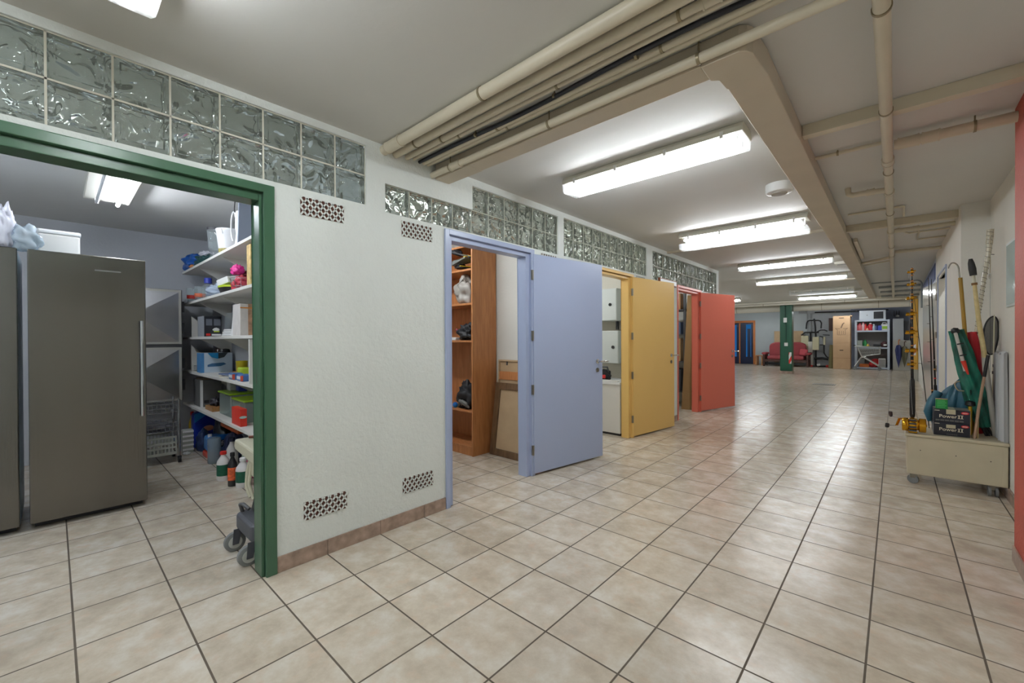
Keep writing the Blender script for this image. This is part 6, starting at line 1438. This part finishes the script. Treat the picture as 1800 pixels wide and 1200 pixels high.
bx('orange_crate', Mc('crate_orange', (206, 110, 44)), hx_(1511), hx_(1528), HY+0.03, HY+0.3, z, z+0.13, 'orange low crate on the bottom tier', 'crate', bevel=0.01)
bx('grey_bin', mat('bin_grey', (140, 144, 140), 0.6), hx_(1508), hx_(1519), HY+0.31, HY+0.45, z, z+0.33, 'grey bin behind the orange crate', 'bin', bevel=0.01)
for k, (u, r_) in enumerate(((1538.5, 0.17), (1533, 0.11))):
    tag(MB().lathe([(0, 0)]+[(r_*math.sin(q), r_-r_*math.cos(q)) for q in [math.pi*j/14 for j in range(1, 14)]]+[(0, 2*r_)], n=26).build('red_ball', Mc('ball_red', (186, 40, 40), 0.35), loc=(hx_(u), HY+0.24-0.12*k, z), smooth=True), ['big red ball on the bottom tier', 'smaller red ball in front of the big one'][k], 'ball')
t = thing('fan_heater', 'white and grey ribbed heater on the bottom tier', 'heater', (hx_(1550.5), HY+0.1, z)); MB().box(-0.105, 0.105, -0.08, 0.08, 0, 0.36).build('body', M_white, parent=t, bevel=0.015); m = MB(); [m.box(-0.085+0.03*k, -0.07+0.03*k, -0.086, -0.079, 0.03, 0.33) for k in range(6)]; m.build('fins', M_dark, parent=t)
a = ay(1510.5, 546, HY); b = ay(1557, 561.5, HY); t = thing('air_unit', 'white box with a dark grille lying on top of the metal shelving', 'air conditioner', ((a.x+b.x)/2, HY+0.25, ztop)); hw = (b.x-a.x)/2; hh = a.z-ztop
MB().box(-hw, hw, -0.25, 0.2, 0, hh).build('case', mat('unit_white', (206, 214, 222), 0.4), parent=t, bevel=0.01); MB().box(hw*0.10, hw*0.82, -0.256, -0.249, 0.04, hh-0.06).build('grille', mat('grille_dark', (44, 46, 50), 0.5), parent=t); MB().cyl((-hw*0.4, -0.249, hh*0.5), (-hw*0.4, -0.256, hh*0.5), 0.02).build('badge', M_grey, parent=t)

# shopping trolley in front of the shelving
KY_ = 21.55; t = thing('shopping_trolley', 'grey shopping trolley parked in front of the metal shelving', 'shopping trolley', (ay(1525, 640, KY_).x, KY_, 0)); B1 = Vector(t.location)
def kp(u, v, dy=0.0): p = ay(u, v, KY_)-B1; return (p.x, dy, p.z)
M_tr = mat('trolley_metal', (196, 198, 196), 0.3, metal=0.8)
for dy in (-0.2, 0.2):
    MB().tube([kp(1503, 608, dy), kp(1547, 610, dy), kp(1547, 622, dy), kp(1515, 626, dy), kp(1507, 610, dy)], 0.018, 8).build('basket_rail', M_tr, parent=t, smooth=True)
    MB().tube([kp(1503, 643, dy), kp(1514, 628, dy), kp(1522, 627, dy)], 0.022, 8).build('leg', M_tr, parent=t, smooth=True); MB().tube([kp(1518, 627, dy), kp(1545, 643, dy)], 0.024, 8).build('leg', M_tr, parent=t, smooth=True)
    m = MB()
    for k in range(14):
        f_ = k/13; u0_ = 1508+f_*39; u1_ = 1515+f_*32; m.tube([kp(u0_, 608+f_*2, dy), kp(u1_, 626-f_*4, dy)], 0.006, 5)
    for q in (0.33, 0.66): m.tube([kp(1507+8*q, 608+18*q, dy), kp(1547, 610+12*q, dy)], 0.006, 5)
    m.build('wire_side', M_tr, parent=t)
    for (u, v) in ((1502.5, 645), (1546, 645)):
        p = kp(u, 645, dy); MB().cyl((p[0], dy-0.02, 0.055), (p[0], dy+0.02, 0.055), 0.055, n=16).build('wheel', M_rubber, parent=t, smooth=True)
MB().tube([kp(1502, 607, -0.22), kp(1502, 607, 0.22)], 0.024, 8).build('push_handle', M_dark, parent=t, smooth=True)
m = MB(); [m.tube([kp(1547, 612+3*k, -0.2), kp(1547, 612+3*k, 0.2)], 0.006, 5) for k in range(4)]; [m.tube([kp(1515, 626, -0.2+0.05*k), kp(1547, 622, -0.2+0.05*k)], 0.006, 5) for k in range(9)]; m.build('wire_floor', M_tr, parent=t)

# grey cabinet, umbrellas, switch gear at the right of the far wall
CY_ = 21.9; a = ay(1569.5, 560, CY_); b = ay(1588.5, 598, CY_); c = ay(1600.5, 650, CY_)
t = thing('grey_locker', 'grey metal locker with a paler lower front beyond the shelving', 'locker', ((a.x+c.x)/2, CY_+0.2, 0)); lw = (c.x-a.x)/2
MB().box(-lw, lw, -0.2, 0.25, 0, b.z).build('lower_body', mat('locker_pale', (170, 168, 160), 0.45), parent=t, bevel=0.006)
MB().box(-lw, -lw+(b.x-a.x), -0.2, 0.25, b.z+0.001, a.z).build('upper_body', mat('locker_grey', (160, 164, 168), 0.4), parent=t, bevel=0.006)
MB().box(-lw+(b.x-a.x)+0.01, lw-0.02, -0.12, 0.25, b.z+0.02, a.z-0.10).build('dark_box', mat('locker_dark', (52, 54, 60), 0.5), parent=t, bevel=0.006)
def umbrella(label, u, v0, v1, col, hnd, grp='hanging umbrellas'):
    p = ay(u, v1, CY_-0.07); z0, z1 = p.z, ay(u, v0, CY_-0.07).z; t = thing('hanging_umbrella', label, 'umbrella', (p.x, CY_-0.064, z0), group=grp); H = z1-z0
    prof = [(0.004, 0), (0.012, 0.06*H), (0.06, 0.35*H), (0.085, 0.62*H), (0.06, 0.78*H), (0.02, 0.82*H), (0, 0.82*H)]
    m = MB().lathe(prof, n=20); m.v = [Vector((q.x*(1+0.25*math.sin(5*math.atan2(q.y, q.x))), q.y*0.7*(1+0.25*math.sin(5*math.atan2(q.y, q.x))), q.z)) for q in m.v]
    m.build('canopy', col, parent=t, smooth=True)
    MB().tube([(0, 0, 0.8*H), (0, 0, 0.96*H), (0.01, 0, H), (0.03, 0, H+0.01), (0.04, 0, 0.97*H)], 0.014, 8).build('handle', hnd, parent=t, smooth=True)
umbrella('navy blue umbrella hanging on the grey locker', 1579.5, 597, 646, Mc('umb_navy', (40, 48, 96)), M_otimber)
umbrella('olive umbrella hanging right of the navy one', 1590, 600, 645, Mc('umb_olive', (92, 88, 66)), M_dwood)
a = ay(1577.5, 555, 22.9); t = thing('lamp_switch', 'small white wall fitting with cables above the grey locker', 'wall fitting', (a.x, 22.99, a.z)); MB().blob((0, -0.05, -0.05), 0.06, 0.05, 0.10, 0.05, 1, 1, 14, 8).build('body', M_white, parent=t, smooth=True)
for dx in (-0.10, -0.03, 0.05): MB().tube([(dx, -0.03, 0), (dx, -0.03, 2.35-a.z)], 0.010, 6).build('cable', M_dark, parent=t)

# yellow column on the right
t = thing('yellow_column', 'yellow column with red and white marker on the right side', 'column', (0.40, 17.2, 0))
MB().box(-0.05, 0.095, -0.15, 0.15, 0.32, ZC-0.15).build('shaft', mat('column_yellow', (208, 160, 66), 0.4), parent=t, bevel=0.008); MB().box(-0.05, 0.095, -0.152, 0.152, 0.0, 0.32).build('base', mat('column_base', (170, 168, 158), 0.5), parent=t)
hz_ = MB().box(-0.056, 0.05, -0.158, -0.150, 0.74, 1.06).build('marker', M_white, parent=t); m = MB(); m.prism([(-0.056, 0.74), (-0.056, 0.84), (0.05, 0.95), (0.05, 0.85), (-0.02, 0.74)], 'y', -0.161, -0.158); m.prism([(-0.056, 0.97), (-0.056, 1.06), (0.03, 1.06)], 'y', -0.161, -0.158); m.build('red_stripes', M_haz, parent=hz_)
# floor grate
t = thing('floor_grate', 'dark metal drain grate set in the corridor floor', 'drain', (-1.43, 14.15, 0.0)); MB().box(-0.25, 0.25, -0.22, 0.22, 0.0, 0.004).build('plate', mat('grate_grey', (120, 112, 100), 0.5), parent=t); m = MB(); [m.box(-0.23+0.046*k, -0.21+0.046*k, -0.2, 0.2, 0.004, 0.006) for k in range(11)]; m.build('bars', mat('grate_dark', (78, 72, 64), 0.5), parent=t)
